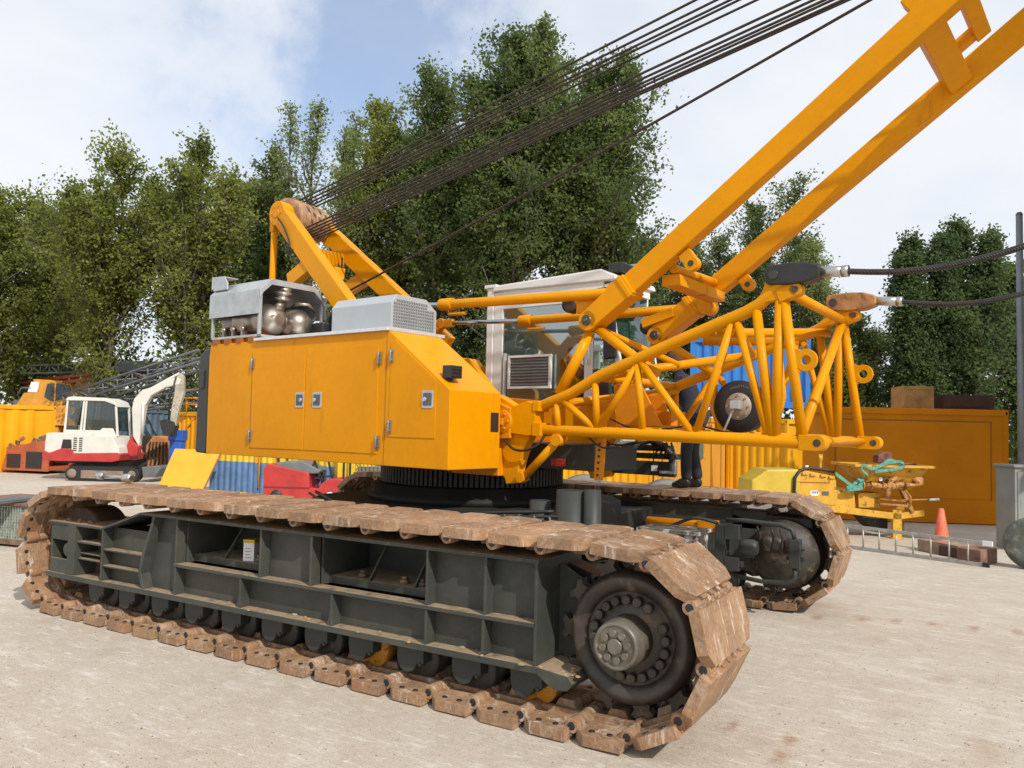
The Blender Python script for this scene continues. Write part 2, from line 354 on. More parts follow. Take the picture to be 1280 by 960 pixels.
def build_track(y0, mirror, phase):
    """one crawler: frame part with shoes, sprocket, idler and rollers as its pieces. y0 outer edge, mirror: outer side faces +y"""
    F = Matrix.Translation((0, y0, 0)) @ (Matrix.Scale(-1, 4, (0, 1, 0)) if mirror else Matrix.Identity(4))
    f = MB(F)
    yf, yw, yb = .10, .215, .86
    def plate(x0, x1, z0, z1, ya, yb_): f.box((x0, ya, z0), (x1, yb_, z1))
    # flanges
    f.prism([(-6.10, .375), (-6.10, .43), (-5.2, .43), (-4.45, .435), (.02, .435), (.02, .385), (-4.5, .380), (-5.2, .375)], yb-.05, 'y', yf)
    plate(-4.50, .02, 1.150, 1.175, yf, yb)                      # top flange
    plate(-6.10, -5.12, .950, .975, yf, yb)                      # low left top
    f.prism([(-5.12, .950), (-5.12, .975), (-4.50, 1.175), (-4.50, 1.150)], yb-yf, 'y', yf)
    plate(-3.96, .0, .700, .732, yf, yw+.02)                      # mid shelf
    # web, with the two deep openings in the upper bays
    plate(-5.10, -3.94, .43, .97, yw, yw+.02); plate(-4.48, -3.94, .97, 1.15, yw+.001, yw+.019)
    plate(-3.94, .0, .43, .705, yw, yw+.02)
    plate(-2.78, -2.18, .73, 1.15, yw, yw+.02); plate(-.96, .0, .73, 1.15, yw, yw+.02)
    plate(-3.94, -.0, .43, 1.15, yb-.04, yb-.02)                # inner side wall
    plate(-5.1, -3.95, .43, .95, yb-.04, yb-.02)
    # floor plates and sloping gussets in the openings
    for a, b in ((-3.93, -2.80), (-2.16, -.98)):
        plate(a+.02, b-.02, .735, .800, .30, yb-.04)
        w = b-a
        for q in (.38, .78):
            x = a+w*q; f.prism([(.30, .80), (.345, .80), (.62, 1.15), (.575, 1.15)], .02, 'x', x)
        plate(a, a+.02, .73, 1.15, yw, yb-.04); plate(b-.02, b, .73, 1.15, yw, yb-.04)
    # ribs
    for x in (-3.94, -2.79, -2.18, -.96, -.43): plate(x-.012, x+.012, .732, 1.150, yf+.006, yw)
    plate(-.012, .012, .436, 1.150, yf, yb-.05)
    for x in (-3.94, -3.03, -1.93, -.96, -.44): plate(x-.012, x+.012, .436, .70, yf+.006, yw)
    for x in (-3.03, -1.93): f.prism([(yf+.01, .436), (yw, .436), (yw, .70), (yf+.05, .70)], .022, 'x', x-.04)
    # slanted big rib and left-hand cells
    f.prism([(-4.44, .436), (-4.50, .58), (-4.46, .75), (-4.30, 1.150), (-4.27, 1.150), (-4.42, .75), (-4.455, .58), (-4.40, .436)], yw-yf-.004, 'y', yf+.004)
    plate(-5.125, -5.10, .43, .965, yf+.004, yw+.02); plate(-5.60, -5.575, .43, .95, yf+.02, yw+.3)
    plate(-6.04, -5.66, .43, .58, yf+.015, yf+.035); plate(-6.04, -5.66, .78, .95, yf+.015, yf+.035)   # plate with slot
    plate(-6.04, -5.66, .58, .78, yf+.20, yf+.22); plate(-5.72, -5.58, .436, .952, yf+.002, yf+.034)
    plate(-6.06, -6.03, .43, .95, yf+.02, .5)
    plate(-5.57, -5.11, .776, .796, yf+.015, yw+.25); plate(-5.57, -5.11, .60, .616, yf+.035, yw+.25); plate(-5.57, -5.11, .655, .668, yf+.06, yw+.25)
    plate(-5.10, -4.46, .740, .758, yf+.012, yw+.01); plate(-5.10, -4.50, .575, .592, yf+.012, yw+.01)
    plate(-5.12, -5.10, .43, .95, yw, yb-.05); plate(-5.6, -5.1, .43, .95, .6, .62)
    f.tube((-5.78, yf+.20, .68), (-5.78, yf+.035, .68), .07, n=16)
    # rounded nose of the bottom flange and final drive arm
    f.prism([(.02, .385), (.10, .33), (.18, .30), (.26, .31), (.30, .36), (.26, .41), (.02, .435)], .40, 'y', yf)
    f.prism([(.0, .45), (.25, .40), (.62, .46), (.62, .92), (.3, 1.0), (.0, 1.10)], .20, 'y', .60)
    f.prism([(.0, .46), (.22, .44), (.22, 1.0), (.0, 1.12)], .03, 'y', .45)
    if mirror: f.box((.0, .35, .93), (.42, .80, 1.14)); f.box((.42, .45, 1.0), (.95, .80, 1.10))
    fr = f.build('track_frame', GRY, crane, bevel=.004, origin=(-2.7, y0+(.5 if not mirror else -.5), 0))
    # bolts on the floor plates
    for x in (-3.25, -3.12, -1.85, -1.40, -1.22):
        b = MB(F); b.tube((x, .40, .80), (x, .40, .835), .042, n=6); b.tube((x, .40, .835), (x, .40, .86), .025, n=8); b.build('floor_bolt', mat('bolt_dirty', (.17, .12, .07), .7, var=.3), fr)
    if not mirror:
        for cxx, cyy, czz, n_, sp_ in ((.16, .22, .36, 26, .10), (-.5, .16, .436, 10, .5), (-2.4, .16, .436, 14, 1.2), (-5.7, .3, .975, 16, .35)):
            dm = MB(F)
            for i_ in range(n_):
                r_ = random.uniform(.008, .022); dm.ball((cxx+random.gauss(0, sp_*.6), cyy+random.uniform(-.09, .09), czz+(.05 if cxx > 0 else .0)+random.uniform(-.004, .006)), r_, (random.uniform(.8, 1.8), random.uniform(.8, 1.4), .6), 6, 4)
            tag(dm.build('caked_dirt', mat('dry_dirt', (.36, .24, .14), .95, var=.3, vscale=20, bump=.8), fr), kind='stuff')
    # rollers, each with its own bearing block
    rm = MB(); rm.lathe((0, 0, 0), [(.05, 0), (.168, 0), (.172, .02), (.172, .13), (.14, .14), (.14, .33), (.172, .34), (.172, .45), (.165, .47), (.05, .47)], (0, 1, 0), 28)
    ro = rm.build('roller', mat('roller_grey', (.055, .055, .05), .5, var=.3, rust=(.16, .10, .06), rust_amt=.15, rust_scale=8), fr, origin=(0, 0, 0))
    bk = MB(); bk.prism([(-.13, .12), (.13, .12), (.13, -.015), (.07, -.02)]+circ(-.03, -.005, .095, 10, -10, -170)+[(-.13, .02)], .11, 'y', 0)
    bk.box((-.145, .02, .05), (-.12, .09, .09)); bk.tube((.10, -.012, -.02), (.10, .05, -.02), .018, n=6)
    bo = bk.build('bearing_block', GRYP, fr, bevel=.006, origin=(0, 0, 0))
    sgn = -1 if mirror else 1; n = 0
    RX = [-5.32, -4.80, -4.27, -3.76, -3.24, -2.71, -2.18, -1.68, -1.17, -.64, -.12]
    def first_copy(src, first, name):
        o = src if first else src.copy()
        if not first: COL.objects.link(o); o.parent = fr
        return o
    for i, x in enumerate(RX):
        o = first_copy(ro, i == 0, 'roller'); w = Vector((x+.02, y0+sgn*.32 if not mirror else y0-.32, .255)); o.location = w-WLOC[fr.name]
        if mirror: o.rotation_euler.z = math.pi
        if (x in (-1.68, -.12)) and not mirror:
            o.data = o.data.copy(); o.data.materials[0] = ROLLO; o['label'] = 'orange painted roller'
        o = first_copy(bo, i == 0, 'bearing_block'); w = Vector((x, y0+sgn*.20, .265)); o.location = w-WLOC[fr.name]
        if mirror: o.scale = (1, -1, 1) if False else (1, 1, 1); o.location.y -= .11
    # sprocket: smooth dished disc, bolt ring, protruding hub, driving lobes behind
    s = MB(F)
    s.lathe((XR, .26, ZC), [(.16, .04), (.20, .055), (.315, .060), (.325, .045), (.345, .030), (.38, .012), (.405, .010), (.43, .024), (.448, .055), (.456, .10), (.456, .42), (.40, .5), (.2, .5)], (0, 1, 0), 56)
    for k in range(11):
        t = rad(360*k/11+8); c = Vector((XR+.475*math.sin(t), .0, ZC+.475*math.cos(t)))
        ex = Vector((math.cos(t), 0, -math.sin(t))); ez = Vector((math.sin(t), 0, math.cos(t)))
        for ya in (.36, .52):
            poly = [(-.085, -.09), (-.055, .015), (-.085, .05), (-.05, .075), (.0, .05), (.05, .075), (.085, .05), (.055, .015), (.085, -.09)]
            A = [s._v((c+ex*a+ez*b)+Vector((0, ya, 0))) for a, b in poly]; B = [s._v((c+ex*a+ez*b)+Vector((0, ya+.09, 0))) for a, b in poly]
            s.bm.faces.new(A); s.bm.faces.new(B[::-1])
            for i in range(len(A)): s.bm.faces.new((A[i], B[i], B[(i+1) % len(A)], A[(i+1) % len(A)]))
    sp = s.build('drive_sprocket', WHEEL, fr, bevel=.003, origin=(XR, y0+sgn*.4, ZC))
    if not mirror:
        h = MB(F); h.lathe((XR, .05, ZC), [(.125, .02), (.13, .004), (.145, .0), (.158, .008), (.160, .06), (.168, .07), (.170, .25)], (0, 1, 0), 40)
        h.lathe((XR, .062, ZC), [(.128, 0), (.128, .02)], (0, 1, 0), 32); h.lathe((XR, .035, ZC), [(.046, 0), (.052, .006), (.052, .04)], (0, 1, 0), 24)
        for k in range(8):
            t = rad(45*k+10); h.tube((XR+.088*math.cos(t), .040, ZC+.088*math.sin(t)), (XR+.088*math.cos(t), .065, ZC+.088*math.sin(t)), .0235, n=14)
        h.build('hub', mat('hub_steel', (.17, .15, .12), .4, metal=.35, var=.25, vscale=9, rust=(.28, .21, .13), rust_amt=.15, rust_scale=8), fr, origin=(XR, y0+.05, ZC))
        for k in range(20):
            if k in (12, 13, 2): continue
            t = rad(18*k+5); b = MB(F); x, z = XR+.262*math.cos(t), ZC+.262*math.sin(t)
            b.lathe((x, .272, z), [(.028, 0), (.034, .006), (.034, .05)], (0, 1, 0), 14); b.build('sprocket_bolt', WHEEL, fr)
    d = MB(F); d.lathe((XL, .34, ZC), [(.12, 0), (.30, .02), (.42, .0), (.43, .04), (.43, .35), (.3, .37)], (0, 1, 0), 40)
    d.build('idler_wheel', mat('idler_rust', (.09, .055, .035), .7, var=.3, vscale=5, rust=(.12, .08, .05), rust_amt=.2), fr, origin=(XL, y0+sgn*.4, ZC))
    # shoes
    sm = shoe_mesh(); so = sm.build('track_shoe', SHOE, fr, bevel=.010, origin=(0, 0, 0), mats=[BLKP])
    for k in range(NSH):
        a = stadium(phase+k*SP); b = stadium(phase+(k+1)*SP)
        o = so if k == 0 else so.copy()
        if k: COL.objects.link(o); o.parent = fr
        dx, dz = b[0]-a[0], b[1]-a[1]; ln = math.hypot(dx, dz)
        jx = random.uniform(-.004, .004)
        yy = y0 if not mirror else y0-SW
        o.location = Vector((a[0], yy+random.uniform(-.004, .004), a[1]+jx))-WLOC[fr.name]
        o.rotation_euler = (0, math.atan2(-dz, dx)+random.uniform(-.012, .012), random.uniform(-.006, .006)); o.scale = (ln/.4, 1, 1)
    return fr
ph = (.44-XL) % SP
tf1 = build_track(0., False, ph)
tf2 = build_track(5.96, True, (.33-XL) % SP)
tf1['label'] = 'near crawler track and its grey frame'; tf2['label'] = 'far crawler track and its grey frame'
# hydraulic motor with pipes on the inner side of the far sprocket
m = MB(); yi = 4.93
m.lathe((.66, yi, ZC), [(.10, -.12), (.20, -.10), (.30, -.04), (.34, .0), (.40, .06), (.40, .25)], (0, 1, 0), 36)
for x in (.52, .62, .78): m.lathe((x, yi-.15, ZC+.13), [(.05, 0), (.085, .02), (.09, .1), (.075, .16)], (0, 1, 0), 18)
mo = m.build('drive_motor', mat('motor_grime', (.045, .038, .030), .55, metal=.2, var=.4, vscale=8, rust=(.16, .11, .07), rust_amt=.16, rust_scale=9), crane)
m = MB(); m.box((-.02, yi-.42, .52), (.10, yi-.22, 1.02)); m.box((.10, yi-.40, .55), (.30, yi-.26, .62)); m.box((.08, yi-.42, .50), (.26, yi-.28, .66)); m.box((.08, yi-.42, .86), (.26, yi-.28, 1.03))
for z in (.68, .74, .80): m.tube((.28, yi-.35, z), (.42, yi-.35, z), .018, n=8)
m.lathe((.26, yi-.35, .78), [(.075, 0), (.095, .03), (.095, .16), (.07, .2)], (1, 0, 0), 20)
m.build('valve_block', GRYP, mo, bevel=.008)
m = MB(); m.box((.82, yi-.42, .60), (.94, yi-.28, .92)); m.tube((.78, yi-.35, .70), (.98, yi-.35, .70), .025, n=8); m.tube((.78, yi-.35, .82), (.98, yi-.35, .82), .025, n=8)
m.build('valve_block', GRYP, mo, bevel=.008)
m = MB()
m.path([(.10, yi-.38, 1.08), (.3, yi-.38, 1.09), (.72, yi-.38, 1.07), (.84, yi-.38, 1.03), (.88, yi-.38, .93)], .026)
m.path([(.88, yi-.38, .60), (.88, yi-.38, .50), (.80, yi-.38, .43), (.5, yi-.36, .41), (.2, yi-.36, .44)], .026)
m.build('pipe_loop', GRYP, mo)
m = MB()
for x in (.44, .60, .7):
    m.path([(x, yi-.30, 1.03), (x+.02, yi-.28, .9), (x-.02, yi-.25, .72)], .010)
m.build('hose', BLK, mo)
m = MB(); m.tube((-.95, yi-.2, .98), (-.05, yi-.2, .98), .05, n=14); m.box((-.28, yi-.28, .91), (-.05, yi-.14, 1.04))
m.build('track_cylinder', YEL2, crane, bevel=.005)

# ---- undercarriage centre
cx, cy = -2.46, 2.98
m = MB(); m.prism([(cx-1.5, 2.1), (cx-1.1, 1.4), (cx+1.1, 1.4), (cx+1.5, 2.1), (cx+1.5, 3.9), (cx+1.1, 4.5), (cx-1.1, 4.5), (cx-1.5, 3.9)], .78, 'z', .50)
for x0 in (cx-1.45, cx+.75):
    m.box((x0, .86, .55), (x0+.70, 5.10, 1.12))
m.prism([(cx+.2, 1.0), (cx+1.9, 1.0), (cx+1.6, 2.2), (cx+.6, 2.0)], .30, 'z', .86)
m.prism([(-1.2, 1.12), (.4, 1.12), (.3, 1.28), (-.9, 1.30)], .02, 'y', 1.35)
cb = m.build('carbody', DARK, crane, bevel=.01)
m = MB(); m.lathe((cx, cy, 1.28), [(1.20, 0), (1.20, .07), (1.14, .08), (1.14, .17), (1.05, .18)], (0, 0, 1), 72)
sr = m.build('slewing_ring', mat('ring_dark', (.018, .018, .016), .6, spec=.2, var=.2), crane)
m = MB()
for k in range(120):
    t = 2*math.pi*k/120; m.beam((cx+1.04*math.cos(t), cy+1.04*math.sin(t), 1.47), (cx+1.04*math.cos(t), cy+1.04*math.sin(t), 1.66), .035, .05, up=(math.cos(t), math.sin(t), 0))
m.lathe((cx, cy, 1.46), [(1.0, 0), (1.0, .22)], (0, 0, 1), 60); m.build('ring_gear', DARK, sr)
for (x, y, r, h) in ((-.57, 1.80, .16, .82), (-.34, 1.76, .085, .84), (-.93, 1.85, .11, .70)):
    m = MB(); m.lathe((x, y, .72), [(r, 0), (r, h*.55), (r*1.12, h*.56), (r*1.12, h*.60), (r*.96, h*.62), (r*.9, h)], (0, 0, 1), 22); m.build('jack_cylinder', GRYP, crane)
m = MB(); m.box((.02, 2.0, .92), (.55, 2.35, 1.20)); m.box((.0, 1.98, 1.2), (.58, 2.38, 1.23))
m.build('hydraulic_box', mat('weathered_box', (.12, .10, .08), .8, var=.4, vscale=12, rust=(.42, .40, .36), rust_amt=.22, rust_scale=9), crane)
m = MB(); m.beam((-.35, 1.62, 1.18), (.10, 1.70, 1.02), .03, .07); m.beam((-.35, 1.62, 1.12), (.08, 1.70, .95), .03, .03); m.build('bracket_bar', GRYP, crane)
m = MB(); m.tube((.05, 1.72, 1.10), (.42, 1.85, 1.18), .014); m.ball((.05, 1.72, 1.10), .03); m.ball((.42, 1.85, 1.18), .028)
m.tube((-.03, 1.7, 1.06), (-.05, 1.7, 1.20), .012); m.build('lever', STEEL, crane)
def hose(pts, r=.014, mtl=None, name='hose'):
    m = MB(); P = []
    pts = [Vector(p) for p in pts]
    for i in range(len(pts)-1):
        p0 = pts[max(i-1, 0)]; p1 = pts[i]; p2 = pts[i+1]; p3 = pts[min(i+2, len(pts)-1)]
        for k in range(6):
            t = k/6; P.append(.5*((2*p1)+(-p0+p2)*t+(2*p0-5*p1+4*p2-p3)*t*t+(-p0+3*p1-3*p2+p3)*t**3))
    P.append(pts[-1]); m.path(P, r); return m.build(name, mtl or BLK, crane)
hose([(-3.6, 1.6, 1.35), (-3.0, 1.45, 1.24), (-2.2, 1.4, 1.22), (-1.3, 1.5, 1.30), (-.7, 1.7, 1.34)], .018)
hose([(-3.7, 1.6, 1.33), (-3.0, 1.40, 1.20), (-2.0, 1.35, 1.18), (-1.2, 1.45, 1.27), (-.6, 1.7, 1.30)], .014)
for i in range(4):
    x = -1.15+.16*i; hose([(x, 1.55, 1.30), (x+.10, 1.45, 1.20), (x+.05+.04*i, 1.42, 1.05), (x+.16, 1.5, .95), (x+.22, 1.55, 1.1)], .010, mat('hose_grey', (.16, .16, .15), .6))
for i in range(3): hose([(-.25, 1.60, .95+.07*i), (.0, 1.5, 1.0+.05*i), (.25, 1.6, .9+.06*i), (.5, 1.9, .98)], .011)
hose([(.05, 4.4, 1.05), (-.2, 4.3, 1.10), (-.45, 4.2, 1.0), (-.7, 4.0, .9)], .02)

# ---- upper structure: engine housing
HT, HB, HW = 3.043, 1.70, .75
m = UM()
m.prism([(-4.06, HB), (-4.08, 2.90), (-4.05, HT), (-.837, HT), (0, 2.445), (0, HB)], HW, 'y', 0)
hous = m.build('engine_housing', YEL, crane, bevel=.006)
def panel(poly, off=.003, th=.004, name='service_door', bev=.002, mt=YEL):
    m = UM(); m.prism(poly, th+.012, 'y', -off-th); return m.build(name, mt, hous, bevel=bev)
d1 = panel([(-3.13, 1.80), (-2.145, 1.81), (-2.155, 2.905), (-3.14, 2.89)])
d2 = panel([(-2.125, 1.81), (-.965, 1.812), (-.985, 2.915), (-2.135, 2.905)])
d3 = panel([(-.80, 1.987), (-.172, 1.987), (-.172, 2.535), (-.745, 2.945), (-.80, 2.945)])
m = UM()
for x in (-.865, ): m.box((x-.003, -.004, HB+.01), (x+.003, .01, HT-.01))
for p in ([(-3.145, 1.79), (-3.135, 1.79), (-3.15, 2.90), (-3.16, 2.90)],): m.prism(p, .012, 'y', -.003)
m.build('panel_seam', mat('seam_dark', (.35, .14, .005), .6), hous)
def hinge(u, z, par):
    m = UM(); m.box((u-.03, -.018, z-.065), (u+.03, -.004, z+.065)); m.tube((u, -.028, z-.06), (u, -.028, z+.06), .012, n=8)
    for dz in (-.04, .04): m.tube((u+.015, -.03, z+dz), (u+.015, -.01, z+dz), .008, n=6)
    m.build('door_hinge', mat('hinge_steel', (.30, .28, .25), .4, metal=.7, var=.2), par, bevel=.002)
for u, z, p in ((-3.13, 2.777, d1), (-3.13, 1.944, d1), (-.964, 2.768, d2), (-.959, 1.927, d2), (-.785, 2.786, d3), (-.785, 2.089, d3)): hinge(u, z, p)
def latch(u, z, par, w=.085, h=.095):
    m = UM(); m.prism(rounded(u-w, z-h, u+w, z+h, .02), .014, 'y', -.018)
    o = m.build('latch_plate', GALV, par, bevel=.003)
for u, z, s, p in ((-2.225, 2.353, 1, d1), (-1.925, 2.352, -1, d2), (-.275, 2.355, -1, d3)):
    m = UM(); m.prism(rounded(u-.075, z-.085, u+.075, z+.085, .018), .012, 'y', -.014); m.tube((u+s*.03, -.03, z), (u+s*.03, -.01, z), .022, n=14)
    o = m.build('door_latch', GALV, p, bevel=.003)
    m = UM(); m.prism(rounded(u-.055, z-.06, u+.055, z+.06, .01), .003, 'y', -.0165); m.build('latch_recess', mat('latch_shade', (.12, .13, .13), .4, metal=.6), p)
m = UM(); m.box((-3.10, -.035, HT), (-.83, .80, HT+.035)); m.prism([(-.83, HT), (-.83, HT+.035), (-.62, HT-.06), (-.66, HT-.09)], .30, 'y', .50) if False else None
m.build('roof_tread_plate', ALU, hous, bevel=.004)
# rear grey counterweight
m = UM(); m.prism([(-4.36, HB+.0), (-4.10, HB-.01), (-4.10, 3.00), (-4.20, 3.01), (-4.33, 2.93), (-4.36, 2.80)], 3.35, 'y', .02)
cw = m.build('counterweight', GRYP, crane, bevel=.03)
m = UM(); m.box((-4.27, .0, 2.50), (-4.19, .03, 2.74)); m.build('lifting_slot', BLKP, cw, bevel=.01)
# far side housing and deck
m = UM(); m.prism([(-4.06, HB), (-4.06, 2.95), (-2.15, 2.95), (-2.15, HB)], .75, 'y', 2.62)
m.prism([(-2.9, 2.95), (-2.9, 3.05), (-2.3, 3.05), (-2.2, 2.95)], .45, 'y', 2.62)
m.build('far_housing', YEL, crane, bevel=.008)
m = UM(); m.box((-4.05, .76, HB), (-.5, 2.61, 1.95)); m.box((-.9, .76, 1.62), (-.02, 1.05, 1.90))
m.prism([(-2.2, 1.95), (-2.2, 2.5), (-1.5, 2.5), (-.2, 2.40), (.10, 2.30), (.1, 2.0), (-.5, 1.95)], .06, 'y', .78)
m.prism([(-2.2, 1.95), (-2.2, 2.5), (-1.5, 2.5), (-.2, 2.40), (.10, 2.30), (.1, 2.0), (-.5, 1.95)], .06, 'y', 2.50)
deck = m.build('slewing_deck', YEL2, crane, bevel=.008)
m = UM(); m.lathe((-2.9, .95, 2.35), [(.42, 0), (.42, .04), (.28, .05), (.28, 1.35), (.42, 1.36), (.42, 1.4)], (0, 1, 0), 30); m.box((-3.4, .85, 1.95), (-3.3, 2.5, 2.8))
m.lathe((-1.7, .98, 2.30), [(.36, 0), (.36, .04), (.25, .05), (.25, 1.3), (.36, 1.31), (.36, 1.35)], (0, 1, 0), 30)
m.build('winch_drum', DARK, crane)
m = UM(); m.box((-3.75, .80, 2.9), (-2.9, 1.0, 3.35)); m.box((-2.7, 1.2, 2.9), (-2.45, 1.5, 3.25)); m.tube((-3.1, 1.1, 3.25), (-2.6, 1.15, 3.25), .14, n=14); m.ball((-2.85, 1.5, 3.62), .20, (1.1, .8, .8))
m.ball((-3.2, 1.3, 3.45), .16)
m.build('winch_cover', BLKP, crane, bevel=.02)
hose([U(-3.0, 1.0, 3.2), U(-2.9, .95, 3.4), U(-2.7, 1.0, 3.6), U(-2.5, 1.1, 3.3)], .02, BLK)
# silencer housing on the roof
zb = HT+.06
prof = [(.02, 0), (.02, .55), (.16, .68), (.78, .68), (.95, .52), (.95, 0)]
m = UM(); B = .035
for u in (-4.10, -3.12):
    for v in (.02, .915): m.box((u, v, zb), (u+B, v+B, zb+.53))
m.box((-4.10, .02, zb), (-3.085, .055, zb+.03)); m.box((-4.10, .915, zb), (-3.085, .95, zb+.03)); m.box((-4.10, .02, zb), (-4.065, .95, zb+.03)); m.box((-3.12, .02, zb), (-3.085, .95, zb+.03))
sf = m.build('silencer_frame', GALV, crane, bevel=.003)
m = UM()
outer = [(.0, .27), (.0, .56), (.15, .70), (.79, .70), (.97, .53), (.97, .30)]
inner = [(a+(.012 if a < .5 else -.012), b-(.012 if b > .35 else 0)) for a, b in outer]
poly = [(a, zb+b) for a, b in outer]+[(a, zb+b) for a, b in inner[::-1]]
m.prism(poly, 1.06, 'x', -4.12); m.prism([(a, zb+b) for a, b in outer], .012, 'x', -4.125)
m.prism([(.0, zb+.44), (.0, zb+.56), (.15, zb+.70), (.79, zb+.70), (.97, zb+.53), (.97, zb+.44), (.93, zb+.5), (.78, zb+.63), (.16, zb+.63), (.05, zb+.53)], .02, 'x', -3.075)
m.build('silencer_hood', GALV, sf, bevel=.003)
m = UM(); m.box((-4.13, .02, zb+.64), (-4.11, .24, zb+.80)); m.prism([(-4.109, zb+.62), (-4.109, zb+.80), (-3.88, zb+.79), (-3.80, zb+.70), (-3.80, zb+.62)], .02, 'y', .03); m.prism([(-4.109, zb+.784), (-4.109, zb+.80), (-3.88, zb+.79), (-3.88, zb+.774)], .18, 'y', .05)
m.build('rain_flap', GALV, sf, bevel=.004)
m = UM(); m.lathe((-4.02, .26, zb+.22), [(.05, 0), (.17, .04), (.19, .10), (.19, .30), (.205, .31), (.205, .33), (.19, .34), (.19, .70), (.21, .72), (.205, .80), (.16, .93), (.07, 1.0)], (1, 0, 0), 28)
m.tube((-3.16, .30, zb+.30), (-3.10, .34, zb+.48), .07, .06); m.lathe((-3.10, .34, zb+.46), [(.06, 0), (.105, .015), (.105, .03), (.085, .035), (.085, .07), (.11, .08), (.11, .10), (.06, .12)], (.15, 0, 1), 22)
m.path([(-3.10, .34, zb+.55), (-3.12, .40, zb+.60), (-3.20, .46, zb+.60), (-3.35, .5, zb+.55)], .07, 12)
m.build('exhaust_silencer', SSOOT, sf)
m = UM(); m.lathe((-3.95, .68, zb+.22), [(.08, 0), (.20, .06), (.215, .2), (.215, .55), (.225, .56), (.225, .58), (.215, .6), (.19, .76), (.10, .86), (.03, .88)], (1, 0, 0), 28)
m.tube((-3.28, .45, zb+.10), (-3.10, .42, zb+.13), .045); m.tube((-3.11, .42, zb+.13), (-3.09, .42, zb+.13), .055); m.path([(-3.3, .62, zb+.42), (-3.18, .6, zb+.47), (-3.1, .72, zb+.47), (-3.12, .84, zb+.4)], .022)
for u in (-3.9, -3.7, -3.5): m.box((u, .05, zb+.02), (u+.04, .12, zb+.14)); m.tube((u+.02, .04, zb+.12), (u+.02, .10, zb+.12), .03, n=8)
m.build('exhaust_silencer', SSOOT, sf)
m = UM(); m.box((-4.05, .05, HT), (-3.15, .9, zb-.002)); 
for u in (-4.0, -3.75, -3.5, -3.25): m.box((u, -.01, HT-.005), (u+.10, .05, zb))
m.build('mount_rails', mat('rail_orange', (.30, .09, .01), .6), sf)
# silver air-intake box
m = UM(); z0 = HT+.037
ip = [(.10, 0), (.10, .27), (.17, .36), (.60, .36), (.76, .25), (.76, 0)]
m.prism([(a, z0+b) for a, b in ip], .93, 'x', -1.86)
ab = m.build('air_intake_box', SILV, crane, bevel=.004)
m = UM()
for r in range(9):
    z = z0+.03+.033*r
    v0, v1 = .13+(.04 if r > 7 else 0), .73-(.09 if r > 6 else 0)
    n = int((v1-v0)/.035)
    for k in range(n): m.box((-.93, v0+.035*k, z), (-.918, v0+.035*k+.024, z+.016))
m.build('air_louvre', mat('louvre', (.30, .32, .33), .4, metal=.3), ab)
# work lamp on the sloping face
m = UM(); m.box((-.16, .06, 2.56), (-.05, .22, 2.68)); m.box((-.15, .1, 2.50), (-.12, .16, 2.58))
for k in range(3): m.box((-.05, .07, 2.575+.033*k), (-.04, .21, 2.585+.033*k))
m.build('work_lamp', BLKP, hous, bevel=.006)
# notch and pivot at the front, A-frame foot bracket
m = UM(); m.box((-.005, .60, 2.06), (.004, .72, 2.25)); m.build('hose_port', BLKP, hous)
for v0, nm in ((.84, 0), (2.40, 1)):
    m = UM(); m.prism([(-.35, HB), (-.35, 2.50), (-.08, 2.42), (.12, 2.32), (.30, 2.02), (.26, 1.95), (.20, 1.80), (.17, HB), (.17, 1.56), (.02, 1.54), (.0, 1.60), (-.1, HB)], .12, 'y', v0)
    m.prism([(-.02, 2.02), (.05, 2.34), (.33, 2.34), (.36, 2.32), (.36, 2.06), (.3, 2.05)], .20, 'y', v0-.04) if False else None
    br = m.build('boom_foot_bracket', YEL, crane, bevel=.008)
    m = UM(); m.lathe((.0, v0-.07, 2.166), [(.03, 0), (.035, -.0), (.115, .0), (.12, .02), (.12, .08)], (0, 1, 0), 28)
    for k in range(6): t = rad(60*k); m.tube((.08*math.cos(t), v0-.085, 2.166+.08*math.sin(t)), (.08*math.cos(t), v0-.06, 2.166+.08*math.sin(t)), .014, n=6)
    m.box((-.02, v0-.09, 2.13), (.02, v0-.06, 2.20)); m.build('pivot_cap', YEL2, br, bevel=.003)
# grey cross beams below the boom with a red sticker and a catwalk
m = UM(); m.box((-.45, 1.15, 1.70), (.85, 2.0, 1.955)); m.box((.30, 2.42, 1.62), (1.02, 2.60, 1.77)); m.box((.30, 2.44, 1.80), (1.06, 2.60, 1.86)); m.box((.30, 2.46, 1.885), (.98, 2.60, 1.95))
m.box((.90, 2.38, 1.615), (1.10, 2.42, 1.645))
gb = m.build('cab_support_beam', GRYP, crane, bevel=.008)
m = UM(); m.box((.36, 1.138, 1.735), (.53, 1.148, 1.805)); m.build('red_sticker', REDS, gb)
m = UM()
for k in range(3): m.box((.375, 1.1355, 1.745+.02*k), (.515-.02*(k % 2), 1.1378, 1.752+.02*k))
m.build('sticker_print', mat('print_dark_red', (.2, .01, .01), .5), gb)
m = UM(); m.box((.80, 2.410, 1.67), (.87, 2.418, 1.73)); m.build('white_sticker', LABEL, gb)
m = UM(); m.box((1.06, 2.40, 1.65), (1.09, 2.44, 1.80)); m.box((.92, 2.37, 1.65), (1.10, 2.40, 1.68)); m.build('step_bracket', GALV, gb)
m = UM(); m.path([(.80, 2.42, 1.99), (.95, 2.40, 1.95), (1.05, 2.40, 1.86), (1.04, 2.42, 1.78)], .035, 8); m.build('protective_hose', BLK, gb)
for i in range(5): hose([U(.75+.06*i, 2.5, 1.98), U(.85+.05*i, 2.45, 1.90), U(.80+.07*i, 2.42, 1.82)], .012)
for i in range(3): hose([U(.2, 2.42, 2.0), U(.35, 2.36, 1.93), U(.6, 2.36, 1.93+.02*i), U(.8, 2.45, 1.99)], .012)

